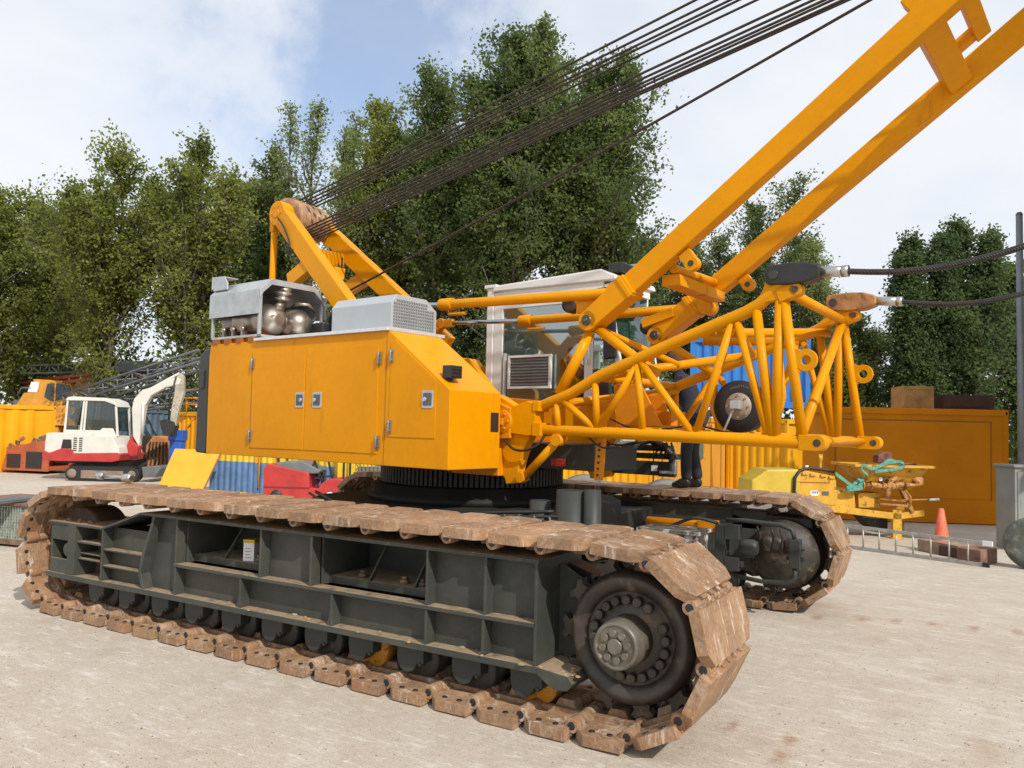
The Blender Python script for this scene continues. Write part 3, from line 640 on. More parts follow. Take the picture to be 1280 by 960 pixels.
# ---- operator's cab
cv0, cv1 = 2.9, 3.85
def cabm(): return MB(UMAT)
side = [(-1.86, 1.95), (-1.90, 3.93), (-.16, 3.98), (.02, 3.86), (.22, 2.75), (.10, 1.95)]
win = [(-1.72, 2.0), (-1.74, 3.66), (-1.68, 3.72), (-.40, 3.72), (-.40, 2.0)]
m = cabm()
def strip(a, b, w=.05, v=cv0, d=.05): m.beam(Vector((a[0], v+d/2, a[1])), Vector((b[0], v+d/2, b[1])), d, w, up=(0, 0, 1) if abs(a[0]-b[0]) > abs(a[1]-b[1]) else (1, 0, 0))
m.box((-1.90, cv0, 1.95), (-1.74, cv0+.05, 3.94)); m.box((-1.74, cv0, 3.70), (-.16, cv0+.05, 3.95)); m.box((-.42, cv0, 1.95), (-.30, cv0+.05, 3.70)); m.box((-1.74, cv0, 1.90), (.08, cv0+.05, 2.06))
m.beam((-.12, cv0+.026, 3.90), (.12, cv0+.026, 2.62), .052, .07, up=(1, 0, 0)); m.beam((.12, cv0+.026, 2.66), (.08, cv0+.026, 1.96), .052, .07, up=(1, 0, 0))
m.box((-1.90, cv0, 1.85), (.08, cv1, 1.95)); m.box((-1.90, cv0+.05, 1.95), (-1.86, cv1, 3.94)); m.box((-1.86, cv1-.05, 1.95), (-.9, cv1, 3.94)); m.box((-.9, cv1-.05, 3.72), (-.05, cv1, 3.94))
m.beam((-.12, cv1-.026, 3.90), (.12, cv1-.026, 2.62), .052, .07, up=(1, 0, 0)); m.beam((.12, cv1-.026, 2.66), (.08, cv1-.026, 1.96), .052, .07, up=(1, 0, 0)); m.box((-.9, cv1-.05, 1.95), (.08, cv1, 2.5))
m.box((-.10, cv0+.05, 3.82), (.0, cv1-.05, 3.93))
cab = m.build('operator_cab', WHT, crane, bevel=.008)
m = cabm(); m.prism([(-1.92, 3.945), (-1.90, 4.03), (-.20, 4.09), (.02, 4.00), (.05, 3.93)], cv1-cv0+.06, 'y', cv0-.03); m.build('cab_roof', WHT, cab, bevel=.02)
m = cabm(); m.box((-2.02, cv0-.01, 1.95), (-1.905, cv0+.10, 4.02)); m.box((-2.06, cv0-.03, 4.0), (-1.85, cv0+.16, 4.05)); m.build('door_post', WHT, cab, bevel=.01)
m = cabm(); m.box((-1.74, cv0+.015, 2.06), (-.42, cv0+.023, 3.70)); m.build('door_window', GLASS, cab)
m = cabm(); m.prism([(-.30, 2.06), (.07, 2.06), (.10, 2.64), (-.12, 3.80), (-.30, 3.70)], .008, 'y', cv0+.015); m.build('side_window', GLASS, cab)
m = cabm(); m.quad((-.06, cv0+.05, 3.85), (.15, cv0+.05, 2.66), (.15, cv1-.05, 2.66), (-.06, cv1-.05, 3.85)); m.quad((.15, cv0+.05, 2.64), (.12, cv0+.05, 1.98), (.12, cv1-.05, 1.98), (.15, cv1-.05, 2.64)); m.build('windscreen', GLASSG, cab)
m = cabm(); m.box((-.72, cv1-.03, 2.5), (-.12, cv1-.02, 3.72)); m.build('far_window', GLASSG, cab)
m = cabm(); m.box((-.95, 3.3, 2.0), (-.5, 3.65, 2.40)); m.box((-1.06, 3.3, 2.35), (-.90, 3.65, 3.00)); m.box((-1.02, 3.38, 3.05), (-.92, 3.57, 3.2)); m.build('driver_seat', BLK, cab, bevel=.04)
m = cabm(); m.box((-.62, 2.98, 2.0), (-.45, 3.1, 2.62)); m.tube((-.55, 3.04, 2.62), (-.53, 3.04, 2.86), .02); m.ball((-.53, 3.04, 2.88), .035); m.box((-.60, 3.3, 2.0), (-.50, 3.7, 2.75)); m.build('control_lever', BLK, cab, bevel=.01)
m = cabm(); m.box((-.80, cv0+.12, 2.1), (-.45, cv0+.14, 2.75)); m.box((-.85, cv0+.10, 2.1), (-.81, cv0+.13, 3.0)); m.build('inner_panel', YEL2, cab)
m = cabm(); z0c, z1c = 2.62, 3.06
m.box((-1.60, cv0-.05, z0c), (-.90, cv0-.01, z0c+.03)); m.box((-1.60, cv0-.05, z1c-.03), (-.90, cv0-.01, z1c)); m.box((-1.60, cv0-.05, z0c+.03), (-1.57, cv0-.01, z1c-.03)); m.box((-.93, cv0-.05, z0c+.03), (-.90, cv0-.01, z1c-.03))
vf = m.build('heater_frame', WHT, cab)
m = cabm(); m.box((-1.57, cv0-.012, z0c+.03), (-.93, cv0-.008, z1c-.03))
for k in range(9): m.box((-1.57, cv0-.035, z0c+.05+.04*k), (-.93, cv0-.018, z0c+.062+.04*k))
m.build('heater_grille', mat('grille', (.26, .28, .28), .5, metal=.4), vf)
m = cabm(); m.box((-1.70, cv0-.02, 2.1), (-1.66, cv0+.0, 3.10)); m.build('door_trim', WHT, cab); m = cabm(); m.tube((-.34, cv0-.03, 2.9), (-.34, cv0-.03, 3.6), .012); m.build('grab_rail', WHT, cab)
m = cabm(); m.box((-1.86, cv0+.08, 2.0), (-1.82, cv1-.06, 3.9)); m.box((-1.82, cv1-.10, 1.96), (-.74, cv1-.06, 3.9)); m.box((-1.82, cv0+.06, 3.86), (-.2, cv1-.06, 3.90)); m.box((-1.8, cv0+.1, 1.96), (-1.25, cv1-.1, 2.6)); m.build('cab_lining', CABIN, cab)
for u, v, r in ((-.02, 3.1, 0), (.05, 3.55, 0)):
    m = cabm(); m.box((u-.10, v-.16, 4.04), (u+.10, v+.16, 4.16)); m.tube((u, v, 3.98), (u, v, 4.06), .02); m.build('roof_lamp', BLKP, cab, bevel=.015)
m = cabm(); m.box((-.08, 3.30, 4.17), (.22, 3.75, 4.20)); m.build('lamp_guard', GALV, cab, bevel=.004)
m = cabm(); m.beam((-.02, cv0-.10, 3.66), (.02, cv0-.10, 2.96), .05, .18, up=(1, 0, 0)); m.build('mirror_arm', BLKP, cab, bevel=.02)
m = cabm(); m.prism(rounded(-.20, 2.50, .04, 2.84, .05), .07, 'y', cv0-.16); m.build('rear_mirror', BLKP, cab, bevel=.01)
m = cabm(); m.beam((.10, 3.2, 2.72), (-.03, 3.3, 3.5), .012, .02); m.build('wiper', BLK, cab)

# ---- boom foot section (lattice)
V0, V1 = .87, 2.50
boom = UM()
RM, RD = .054, .033
def T(mb, a, b, r=RD, n=12): mb.tube(a, b, r, n=n)
for i, v in enumerate((V0, V1)):
    m = UM()
    m.path([(.36, v, 2.09), (1.5, v, 2.075), (3.0, v, 2.045)], RM, 14)
    m.prism([(.02, 2.06), (-.11, 2.10), (-.11, 2.22), (-.03, 2.27), (.30, 2.37), (.40, 2.34), (.40, 2.04), (.30, 2.03)], .15, 'y', v-.075)
    m.box((.37, v-.085, 2.03), (.47, v+.085, 2.16)); m.box((.37, v-.085, 2.27), (.45, v+.085, 2.37))
    ch = m.build('lower_chord', YEL, crane, bevel=.006)
    m = UM(); m.path([(.38, v, 2.31), (.78, v, 2.45), (1.09, v, 2.61), (1.98, v, 2.93), (2.48, v, 3.10), (2.60, v, 3.16), (2.80, v, 3.34)], RM*.98, 14)
    m.prism([(2.60, 3.16), (2.66, 3.34), (2.72, 3.40), (2.80, 3.37), (2.88, 3.27), (2.86, 3.20), (2.76, 3.18)], .08, 'y', v-.04); m.build('upper_chord', YEL, crane, bevel=.004)
    br = [((.62, 2.09), (.60, 2.36)), ((.67, 2.38), (1.03, 2.12)), ((1.06, 2.12), (1.03, 2.56)), ((1.09, 2.12), (1.46, 2.68)), ((1.54, 2.10), (1.47, 2.72)), ((2.02, 2.09), (1.51, 2.72)),
          ((2.05, 2.09), (2.36, 3.02)), ((2.68, 2.07), (2.41, 3.02)), ((2.71, 2.07), (2.57, 3.12)), ((2.735, 2.07), (2.765, 3.22)), ((2.95, 2.06), (2.785, 3.28))]
    for a, b in br:
        m = UM(); T(m, (a[0], v, a[1]), (b[0], v, b[1]), RD if a[0] < 2.7 else RD*1.22); m.build('lacing_tube', YEL, crane)
    # pin lugs
    m = UM(); m.prism([(2.93, 1.985), (2.93, 2.105), (3.08, 2.105)]+circ(3.08, 2.045, .06, 10, 90, -90)+[(3.08, 1.985)], .11, 'y', v-.055)
    lg = m.build('pin_lug', YEL, crane, bevel=.006)
    m = UM(); m.tube((3.075, v-.058, 2.045), (3.075, v+.058, 2.045), .030, n=16); m.build('pin_bore', WHEEL, lg)
    m = UM(); m.beam((2.76, v, 3.205), (2.90, v, 3.25), .10, .105); m.tube((2.90, v-.05, 3.25), (2.90, v+.05, 3.25), .053, n=16)
    lg = m.build('pin_lug', YEL, crane, bevel=.006)
    m = UM(); m.tube((2.90, v-.053, 3.25), (2.90, v+.053, 3.25), .027, n=16); m.build('pin_bore', WHEEL, lg)
    m = UM(); m.ring((2.975, v, 2.69), .038, .088, .03, (0, 1, 0), 28); m.prism([(2.87, 2.48), (2.845, 2.80), (2.90, 2.785), (2.94, 2.768), (2.91, 2.75), (2.892, 2.69), (2.905, 2.63), (2.935, 2.608), (2.90, 2.56)], .028, 'y', v-.014)
    er = m.build('ear_plate', YEL, crane, bevel=.003)
# cross lacing between the two sides
for a, b, r in (((2.80, V0, 3.26), (2.80, V1, 3.20), .042), ((2.785, V1, 3.2), (2.93, V0, 2.08), .042), ((1.03, V0, 2.60), (1.03, V1, 2.60), .042), ((2.98, V0, 2.06), (2.98, V1, 2.06), .03), ((2.4, V0, 2.98), (1.9, V1, 2.9), .042),
                ((.6, V0, 2.34), (1.05, V1, 2.55), .042), ((1.05, V0, 2.6), (2.0, V1, 2.92), .042), ((.6, V0, 2.1), (1.5, V1, 2.09), .042), ((1.5, V0, 2.09), (.62, V1, 2.1), .042), ((1.55, V0, 2.1), (2.65, V1, 2.07), .04), ((2.1, V0, 2.95), (2.65, V1, 3.1), .042)):
    m = UM(); T(m, a, b, r); m.build('cross_lacing', YEL, crane)
# folded winch plates inside the foot (sheet brackets)
m = UM(); m.prism([(1.05, 2.12), (1.0, 2.55), (1.3, 2.55), (1.55, 2.12)], .02, 'y', 1.25); m.prism([(.9, 2.12), (.85, 2.45), (1.1, 2.5), (1.25, 2.12)], .02, 'y', 2.05)
m.box((1.1, 1.25, 2.14), (1.6, 2.05, 2.16)); m.box((1.3, 1.5, 2.16), (1.5, 1.8, 2.3)); m.box((.5, 1.3, 2.05), (.95, 2.1, 2.4)); m.build('winch_bracket', YEL2, crane, bevel=.005)
# struts under the foot
for v in (V0, V1):
    m = UM(); T(m, (.24, v-.02, 1.62), (.64, v-.02, 2.0), .04); m.tube((.64, v-.07, 2.0), (.64, v+.03, 2.0), .06, n=14); m.tube((.22, v-.07, 1.62), (.22, v+.03, 1.62), .05, n=14)
    m.build('foot_strut', YEL, crane)
LB0, LB1 = uvl(748, 600, 1.08), uvl(752, 548, 1.08); m = UM(); m.beam(LB0, LB1, .05, .085, up=(1, 0, 0))
m.build('ladder_bracket', YEL2, crane, bevel=.006)
for k in range(6):
    m = UM(); q = LB0.lerp(LB1, .12+.15*k); m.tube(q+Vector((0, -.030, 0)), q+Vector((0, -.02, 0)), .013, n=10); m.build('bracket_hole', DARK, crane)
# rope guide wheel inside the boom
m = UM(); wc = uvl(923, 508, 1.45)
m.lathe(wc, [(.10, -.01), (.125, -.0), (.13, .0), (.235, .0), (.235, .02), (.215, .05), (.235, .09), (.235, .12), (.10, .12)], (0, 1, 0), 48)
gw = m.build('guide_wheel', BLK, crane)
m = UM(); m.lathe(wc+Vector((0, -.012, 0)), [(.04, -.01), (.12, .0), (.125, .02)], (0, 1, 0), 36)
for k in range(8): t = rad(45*k); m.tube(wc+Vector((.10*math.cos(t), -.025, .10*math.sin(t))), wc+Vector((.10*math.cos(t), .0, .10*math.sin(t))), .010, n=6)
m.build('wheel_hub', mat('hub_tan', (.34, .27, .20), .5, var=.2), gw)
m = UM(); m.box(wc+Vector((-.045, -.10, -.03)), wc+Vector((.05, -.02, .05))); m.tube(wc+Vector((-.01, -.06, .0)), wc+Vector((-.11, -.10, -.26)), .010); m.build('grease_fitting', GALV, gw, bevel=.01)
m = UM()
for k in range(9):
    t = rad(62+6.5*k); rr = .185 if k < 5 else .175; p = wc+Vector((rr*math.cos(t), -.001, rr*math.sin(t))); m.box(p-Vector((.006, .001, .006)), p+Vector((.004, .0, .007)))
m.build('raised_lettering', mat('letter_grey', (.16, .16, .16), .6), gw)
m = UM(); m.path([wc+Vector((-.16, .05, .50)), wc+Vector((-.25, .05, .25)), wc+Vector((-.26, .05, -.02)), wc+Vector((-.18, .05, -.22)), wc+Vector((-.03, .05, -.31))], .032, 10)
m.path([wc+Vector((.30, .2, .42)), wc+Vector((.33, .2, .1)), wc+Vector((.25, .2, -.25))], .03, 10); m.build('wheel_guard', YEL, crane)
# bolts and hoses along the boom
hose([uv(628, 545, .8), uv(640, 560, .78), uv(655, 563, .78), uv(672, 556, .8), uv(682, 542, .85)], .013)
hose([uv(760, 522, .95), uv(790, 535, 1.0), uv(830, 536, 1.0), uv(870, 532, 1.0), uv(910, 541, 1.0), uv(935, 544, 1.0)], .008)
hose([uv(735, 546, .9), uv(748, 557, .9), uv(762, 560, .95), uv(800, 556, 1.2)], .010)

# ---- mast (twin box legs leaning forward)
sl = (5.385-3.142)/(4.006-.904); MU = Vector((1, 0, sl)).normalized(); MN = Vector((-MU.z, 0, MU.x))
M0, M1 = 1.01, 2.36
for v in (M0, M1):
    m = UM(); a = Vector((1.15, v, 3.325)); b = Vector((6.3, v, 3.325+sl*5.15))
    m.beam(a, b, .15, .20, up=MN, h2=.225); 
    m.prism([(.84, 3.05)]+circ(.90, 3.14, .105, 10, 240, 130)[::-1]+[(1.08, 3.42), (1.30, 3.50), (1.42, 3.42), (1.16, 3.20)], .18, 'y', v-.09) if False else None
    foot = m.build('mast_leg', YEL, crane, bevel=.01)
    m = UM(); c = Vector((.90, v, 3.142)); e = Vector((1.34, v, 3.142+sl*.44)); m.beam(c, e, .20, .19, up=MN, h2=.22); m.tube(c+Vector((0, -.10, 0)), c+Vector((0, .10, 0)), .10, n=24)
    m.build('mast_fork', YEL, foot, bevel=.008)
    m = UM(); m.tube(c+Vector((0, -.125, 0)), c+Vector((0, .125, 0)), .05, n=18); m.tube(c+Vector((0, -.14, 0)), c+Vector((0, .14, 0)), .022, n=8); m.build('fork_pin', WHEEL, foot)
    m = UM(); e = Vector((1.28, v, 3.142+sl*.38)); m.beam(e, e+MU*.045, .225, .235, up=MN); m.build('fork_collar', YEL, foot, bevel=.004)
    # lugs
    m = UM(); q = Vector((1.93, v, 3.142+sl*1.03))-MN*.16 if False else uvl(866 if v == M0 else 936, 330 if v == M0 else 356, v)
    m.beam(q, q+MN*.14 if v == M0 else q+MN*.14, .06, .12, up=MU); m.tube(q+Vector((0, -.04, 0)), q+Vector((0, .04, 0)), .065, n=18)
    lg = m.build('mast_lug', YEL, foot, bevel=.004)
    m = UM(); m.tube(q+Vector((0, -.045, 0)), q+Vector((0, .045, 0)), .028, n=14); m.build('pin_bore', WHEEL, lg)
# cross pieces
m = UM(); a = uvl(838, 350, M0+.08); b = uvl(896, 372, M1-.10); m.beam(a, b, .17, .10); m.tube(uvl(842, 336, M0+.08), uvl(893, 353, M1-.08), .042, n=14)
m.build('mast_crossbar', YEL, crane, bevel=.006)
m = UM(); a = Vector((3.80, M0+.07, 3.142+sl*2.90)); b = Vector((3.80, M1-.07, 3.142+sl*2.90))
m.beam(a, b, .20, .17, up=MN)
m.beam(a+MU*.30-MN*.02, b+MU*.30-MN*.02-Vector((0, .45, 0)), .12, .09, up=MN); m.beam(Vector((a.x, M1-.58, a.z))+MU*.10, Vector((a.x, M1-.58, a.z))+MU*.35, .10, .09, up=MN)
m.box((3.40, M0-.10, 5.22), (3.80, M0+.10, 5.38)) if False else None
m.beam(Vector((3.77, M0, 3.142+sl*2.87))+MN*.16, Vector((4.4, M0, 3.142+sl*3.5))+MN*.16, .145, .13, up=MN)
m.build('mast_crossbar', YEL, crane, bevel=.008)
HD = Vector((6.3, (M0+M1)/2, 3.325+sl*5.15))
m = UM(); m.beam(Vector((6.2, M0-.1, HD.z)), Vector((6.2, M1+.1, HD.z)), .35, .3, up=MN); m.lathe((6.25, M0+.2, HD.z+.15), [(.26, 0), (.26, .9)], (0, 1, 0), 24); m.build('mast_head', YEL, crane, bevel=.01)
# triangular stay tubes at the mast foot
m = UM(); m.tube(uvl(699, 493, V0+.02), uvl(738, 415, M0), .055, .05, n=12); m.build('mast_stay', YEL, crane)
m = UM(); m.tube(uvl(748, 412, M0), uvl(822, 468, M0), .046, n=12); m.build('mast_stay', YEL, crane)
m = UM(); m.tube(uvl(752, 412, M0+.05), Vector((1.52, M0+.6, 2.75)), .03, n=12); m.build('mast_stay', YEL, crane)
m = UM(); m.tube((.85, M1, 3.05), (.60, M1, 2.4), .05, n=12); m.build('mast_stay', YEL, crane)
m = UM(); m.tube((.95, M1, 3.08), (1.55, M1, 2.72), .046, n=12); m.build('mast_stay', YEL, crane)
m = UM(); m.tube(uvl(880, 427, V1), uvl(1000, 427, V1), .042, n=12); m.build('cross_lacing', YEL, crane)
# hydraulic cylinders
for v, a, b, rod in ((M0, (553, 381), (772, 366), (505, 382)), (M1, (652, 401), (885, 384), (563, 404))):
    A, B_, R_ = uvl(*a, v), uvl(*b, v), uvl(*rod, v); D = (B_-A).normalized()
    m = UM(); m.tube(A+D*.06, B_, .052, n=18); m.tube(A-D*.02, A+D*.16, .068, n=18); m.tube(B_+Vector((0, -.09, 0)), B_+Vector((0, .09, 0)), .085, n=20)
    m.tube(A+Vector((0, 0, -.11))+D*.1, A+Vector((0, 0, -.11))+D*.35, .02, n=8)
    cy_ = m.build('hydraulic_cylinder', YEL, crane, bevel=.003)
    m = UM(); m.tube(R_, A, .028, n=14); m.build('piston_rod', CHROME, cy_)
    m = UM(); e = R_-D*.15; m.beam(e, R_+D*.05, .07, .10); m.tube(e+Vector((0, -.05, 0)), e+Vector((0, .05, 0)), .07, n=14); m.beam(e+Vector((-.05, 0, -.0)), e+Vector((-.45, 0, -.38)), .10, .16, up=(1, 0, 0)); m.build('rod_eye', YEL2, cy_, bevel=.004)
# guide roller between the cylinders
m = UM(); q = uvl(711, 380, M0+.12); m.lathe(q, [(.03, 0), (.085, .0), (.09, .02), (.07, .05), (.09, .08), (.09, .1), (.03, .1)], (0, 1, 0), 24); m.beam(q+Vector((.08, .05, .05)), q+Vector((.50, .05, .08)), .06, .13)
m.build('guide_roller', WHEEL, crane)
m = UM(); m.beam(uvl(722, 382, M0+.05), uvl(772, 378, M0+.05), .05, .16, up=(0, 0, 1)); m.build('roller_arm', YEL, crane, bevel=.006)
q = uvl(808, 408, M1); m = UM(); m.lathe(q, [(.03, 0), (.085, .0), (.09, .02), (.07, .05), (.09, .08), (.03, .1)], (0, 1, 0), 24); m.build('guide_roller', BLK, crane)
m = UM(); m.beam(uvl(803, 405, M1-.1), uvl(842, 390, M1-.1), .05, .10); m.build('roller_arm', YEL, crane, bevel=.006)

# ---- gantry with rope sheaves
ga, gb_ = uvl(352, 268, 1.12), uvl(474, 440, .80)
fa, fb = uvl(402, 285, 2.05), uvl(560, 432, 2.48)
for i, (a, b) in enumerate(((ga, gb_), (fa, fb))):
    d = (b-a).normalized(); n_ = Vector((0, 1, 0)).cross(d).normalized()
    if n_.z < 0: n_ = -n_
    m = UM(); m.beam(a+d*.12, b, .16, .27, up=n_, h2=.25); m.tube(a+Vector((0, -.085, 0)), a+Vector((0, .085, 0)), .17, n=26)
    lg = m.build('gantry_leg', YEL, crane, bevel=.01)
    m = UM(); m.tube(a+Vector((0, -.10, 0)), a+Vector((0, .10, 0)), .06, n=16)
    for k in range(6): t = rad(60*k); m.tube(a+Vector((.11*math.cos(t), -.10, .11*math.sin(t))), a+Vector((.11*math.cos(t), .10, .11*math.sin(t))), .014, n=6)
    m.build('shaft_cap', YEL2, lg)
    q = a+d*1.2; 
    m = UM(); m.beam(q-n_*.05, q-n_*.5-d*.25, .12, .2, up=d); m.build('gantry_bracket', YEL, lg, bevel=.008)
c1 = Vector(ga); c2 = Vector(fa); ax = (c2-c1); L_ = ax.length; axn = ax.normalized()
for k in range(6):
    m = UM(); p = c1+axn*(.13+(L_-.26)*k/5.9)
    m.lathe(p, [(.06, .0), (.20, .0), (.262, .003), (.262, .014), (.15, .032), (.15, .045), (.262, .066), (.262, .078), (.20, .082), (.06, .082)], axn, 40); m.build('rope_sheave', SHEAVE, crane)
m = UM(); m.tube(c1, c2, .06, n=14); m.build('sheave_shaft', YEL2, crane)
m = UM(); m.beam(c1+Vector((.55, .0, -.62)), c2+Vector((.45, 0, -.55)), .14, .20); m.beam(c1+Vector((.35, .1, -.75)), c1+Vector((.55, .65, -.80)), .2, .16); m.build('gantry_crossbar', YEL, crane, bevel=.008)
m = UM(); a = uvl(343, 290, 1.12); b = uvl(341, 365, 1.12); m.tube(a, Vector((a.x, a.y, 3.05)), .045, n=14); m.beam(a, a+Vector((0, 0, .22)), .10, .09, up=(1, 0, 0)); m.build('gantry_prop', YEL, crane, bevel=.003)
a = uvl(470, 440, .85); m = UM(); m.prism([(-3.0, 2.0), (-2.55, 3.1), (-2.35, 3.45), (-2.15, 3.42), (-2.05, 3.1), (-1.6, 2.6), (-1.6, 2.0)], .10, 'y', .86); m.build('gantry_base', YEL, crane, bevel=.01); m = UM(); m.prism([(-2.9, 2.0), (-2.4, 3.0), (-1.9, 3.0), (-1.5, 2.6), (-1.5, 2.0)], .10, 'y', 2.40); m.build('gantry_base', YEL, crane, bevel=.01)
hose([uv(347, 272, 1.0), uv(355, 285, .98), uv(362, 305, .95), uv(360, 318, .95), uv(366, 312, .95)], .012)
hose([uv(412, 310, 1.9), uv(420, 325, 1.9), uv(426, 335, 1.9), uv(428, 322, 1.9)], .012)
# hoist ropes from the sheaves to the mast head
def ropeseg(a, b, sag=0., r=.0125, name='hoist_rope', n=10):
    m = UM(); a = Vector(a); b = Vector(b)
    m.path([a.lerp(b, t/n)-Vector((0, 0, sag*4*(t/n)*(1-t/n))) for t in range(n+1)], r, 6); return m.build(name, ROPE, crane)
sh = [c1+axn*(.215+(L_-.32)*k/6.6) for k in range(7)]
for k, px in enumerate((862, 888, 905, 916, 938)):
    v = 1.28+.16*k; far = uvl(px, 0, v); s0 = sh[min(k+1, 6)]+Vector((.0, 0, .24)); s0.y = v if False else s0.y
    e = s0+(far-s0)*1.95; ropeseg(s0, e, .03)
for k, px in enumerate((990, 1008, 1022, 1032, 1045, 1052)):
    v = 1.20+.13*k; far = uvl(px, 0, v); s0 = sh[min(k, 6)]+Vector((.10, 0, -.235))
    e = s0+(far-s0)*1.65; ropeseg(s0, e, .03)
a = uvl(437, 362, 1.6); b = uvl(1075, 0, 1.7); ropeseg(a-(b-a)*.1, a+(b-a)*1.5, .06, .014)

# ---- pendant lines with sockets at the boom end
def pendant(v, pts, sock, smat, nm):
    (sx0, sy0), (sx1, sy1), (ex, ey) = sock
    A, B_, E_ = uvl(sx0, sy0, v), uvl(sx1, sy1, v), uvl(ex, ey, v); d = (B_-A).normalized(); n_ = Vector((0, 1, 0)).cross(d).normalized()
    if n_.z < 0: n_ = -n_
    m = UM(); pr = [(0, .05), (.02, .075), (.10, .082), (.22, .088), (.34, .078), (.42, .05), (.44, .03)]; L_ = (B_-A).length/.44
    poly = [A+d*(t*L_)+n_*w for t, w in pr]+[A+d*(t*L_)-n_*w for t, w in pr[::-1]]
    X = [m._v(p+Vector((0, -.075, 0))) for p in poly]; Y = [m._v(p+Vector((0, .075, 0))) for p in poly]
    m.bm.faces.new(X); m.bm.faces.new(Y[::-1])
    for i in range(len(X)): m.bm.faces.new((X[i], Y[i], Y[(i+1) % len(X)], X[(i+1) % len(X)]))
    so = m.build('rope_socket', smat, crane, bevel=.012)
    m = UM(); q = A+d*.07; m.tube(q+Vector((0, -.085, 0)), q+Vector((0, .085, 0)), .038, n=16); m.build('socket_pin', WHEEL, so)
    m = UM(); m.tube(B_-d*.02, E_, .042, n=18); m.tube(E_-d*.02, E_+d*.03, .045, n=14); m.build('rope_ferrule', STEEL, so)
    P = [uvl(x, y, v) for x, y in pts]; Q = []
    for i in range(len(P)-1):
        p0 = P[max(i-1, 0)]; p1 = P[i]; p2 = P[i+1]; p3 = P[min(i+2, len(P)-1)]
        for k in range(6):
            t = k/6; Q.append(.5*((2*p1)+(-p0+p2)*t+(2*p0-5*p1+4*p2-p3)*t*t+(-p0+3*p1-3*p2+p3)*t**3))
    Q.append(P[-1]); m = UM(); m.path(Q, .023, 10); o = m.build('pendant_rope', ROPEW, so)
def rope_wound():
    m = mat('pendant_wire', (.055, .05, .045), .5, metal=.5, var=.2, vscale=20); nt = m.node_tree; b = nt.nodes['Principled BSDF']
    w = nt.nodes.new('ShaderNodeTexWave'); w.inputs['Scale'].default_value = 34; w.bands_direction = 'DIAGONAL'; g = nt.nodes.new('ShaderNodeNewGeometry')
    nt.links.new(g.outputs['Position'], w.inputs['Vector']); bp = nt.nodes.new('ShaderNodeBump'); bp.inputs['Strength'].default_value = .6; bp.inputs['Distance'].default_value = .006
    nt.links.new(w.outputs['Fac'], bp.inputs['Height']); nt.links.new(bp.outputs[0], b.inputs['Normal']); return m
ROPEW = rope_wound()
pendant(V0, [(1056, 339), (1090, 340), (1130, 339), (1180, 333), (1230, 322), (1285, 306), (1400, 262), (1560, 190)], ((960, 346), (1028, 340), (1056, 339)), mat('socket_black', (.022, .022, .022), .5, var=.2, bump=.2), 'a')
pendant(V1, [(1124, 377), (1150, 379), (1190, 380), (1235, 376), (1285, 365), (1400, 330), (1560, 265)], ((1035, 380), (1097, 376), (1124, 377)), mat('socket_rusty', (.42, .20, .07), .6, var=.25, vscale=9, rust=(.12, .06, .03), rust_amt=.16, rust_scale=14), 'b')
# ------------------------------------------------------------------ CONTAINERS AND STACKS
def face_frame(pL, pR):
    """frame with x along the visible face, y away from the camera, origin at left ground corner"""
    a = Vector((pL[0], pL[1], 0)); b = Vector((pR[0], pR[1], 0)); x = (b-a).normalized(); y = Vector((-x.y, x.x, 0)); L_ = (b-a).length
    M = Matrix(((x.x, y.x, 0, a.x), (x.y, y.y, 0, a.y), (0, 0, 1, 0), (0, 0, 0, 1))); return M, L_
def container(pL, pR, h, depth, mt, label, z0=0., corr=True, name='shipping_container', group=None, pitch=.28, plain_part=None, lower=None):
    M, L_ = face_frame(pL, pR); root = thing(name, M @ Vector((0, 0, z0)), label, 'container', group)
    m = MB(M); p = .09
    if corr:
        x = p; pts = []
        while x < L_-p-pitch:
            pts += [(x, .03), (x+pitch*.25, .03), (x+pitch*.5, .07), (x+pitch*.75, .07)]; x += pitch
        pts += [(L_-p, .03), (L_-p, .12), (p, .12)]
        m.prism(pts, h-.28, 'z', z0+.14)
    else:
        m.box((p, .03, z0+.14), (L_-p, .12, z0+h-.14))
    m.box((p, .13, z0+.1), (L_-p, depth, z0+h-.02))
    m.build('wall', mt, root)
    m = MB(M)
    m.box((0, 0, z0+.02), (L_, .128, z0+.15)); m.box((0, 0, z0+h-.15), (L_, .128, z0+h)); m.box((0, .0, z0+.15), (p+.01, .128, z0+h-.15)); m.box((L_-p-.01, 0, z0+.15), (L_, .128, z0+h-.15))
    for x in (0, L_-.09): m.box((x, .13, z0+.02), (x+.09, depth, z0+.15)); m.box((x, .13, z0+h-.15), (x+.09, depth, z0+h))
    for x in (-.006, L_-.10):
        for z in (z0, z0+h-.17): m.box((x, -.006, z), (x+.106, .10, z+.175))
    m.build('container_frame', mt, root, bevel=.006)
    m = MB(M)
    for x in (.03, L_-.07):
        for z in (z0+.05, z0+h-.12): m.box((x, -.008, z), (x+.045, -.002, z+.07))
    m.build('corner_hole', BLKP, root)
    return root, M, L_
G = lambda x, y: atz(x, y, 0.)
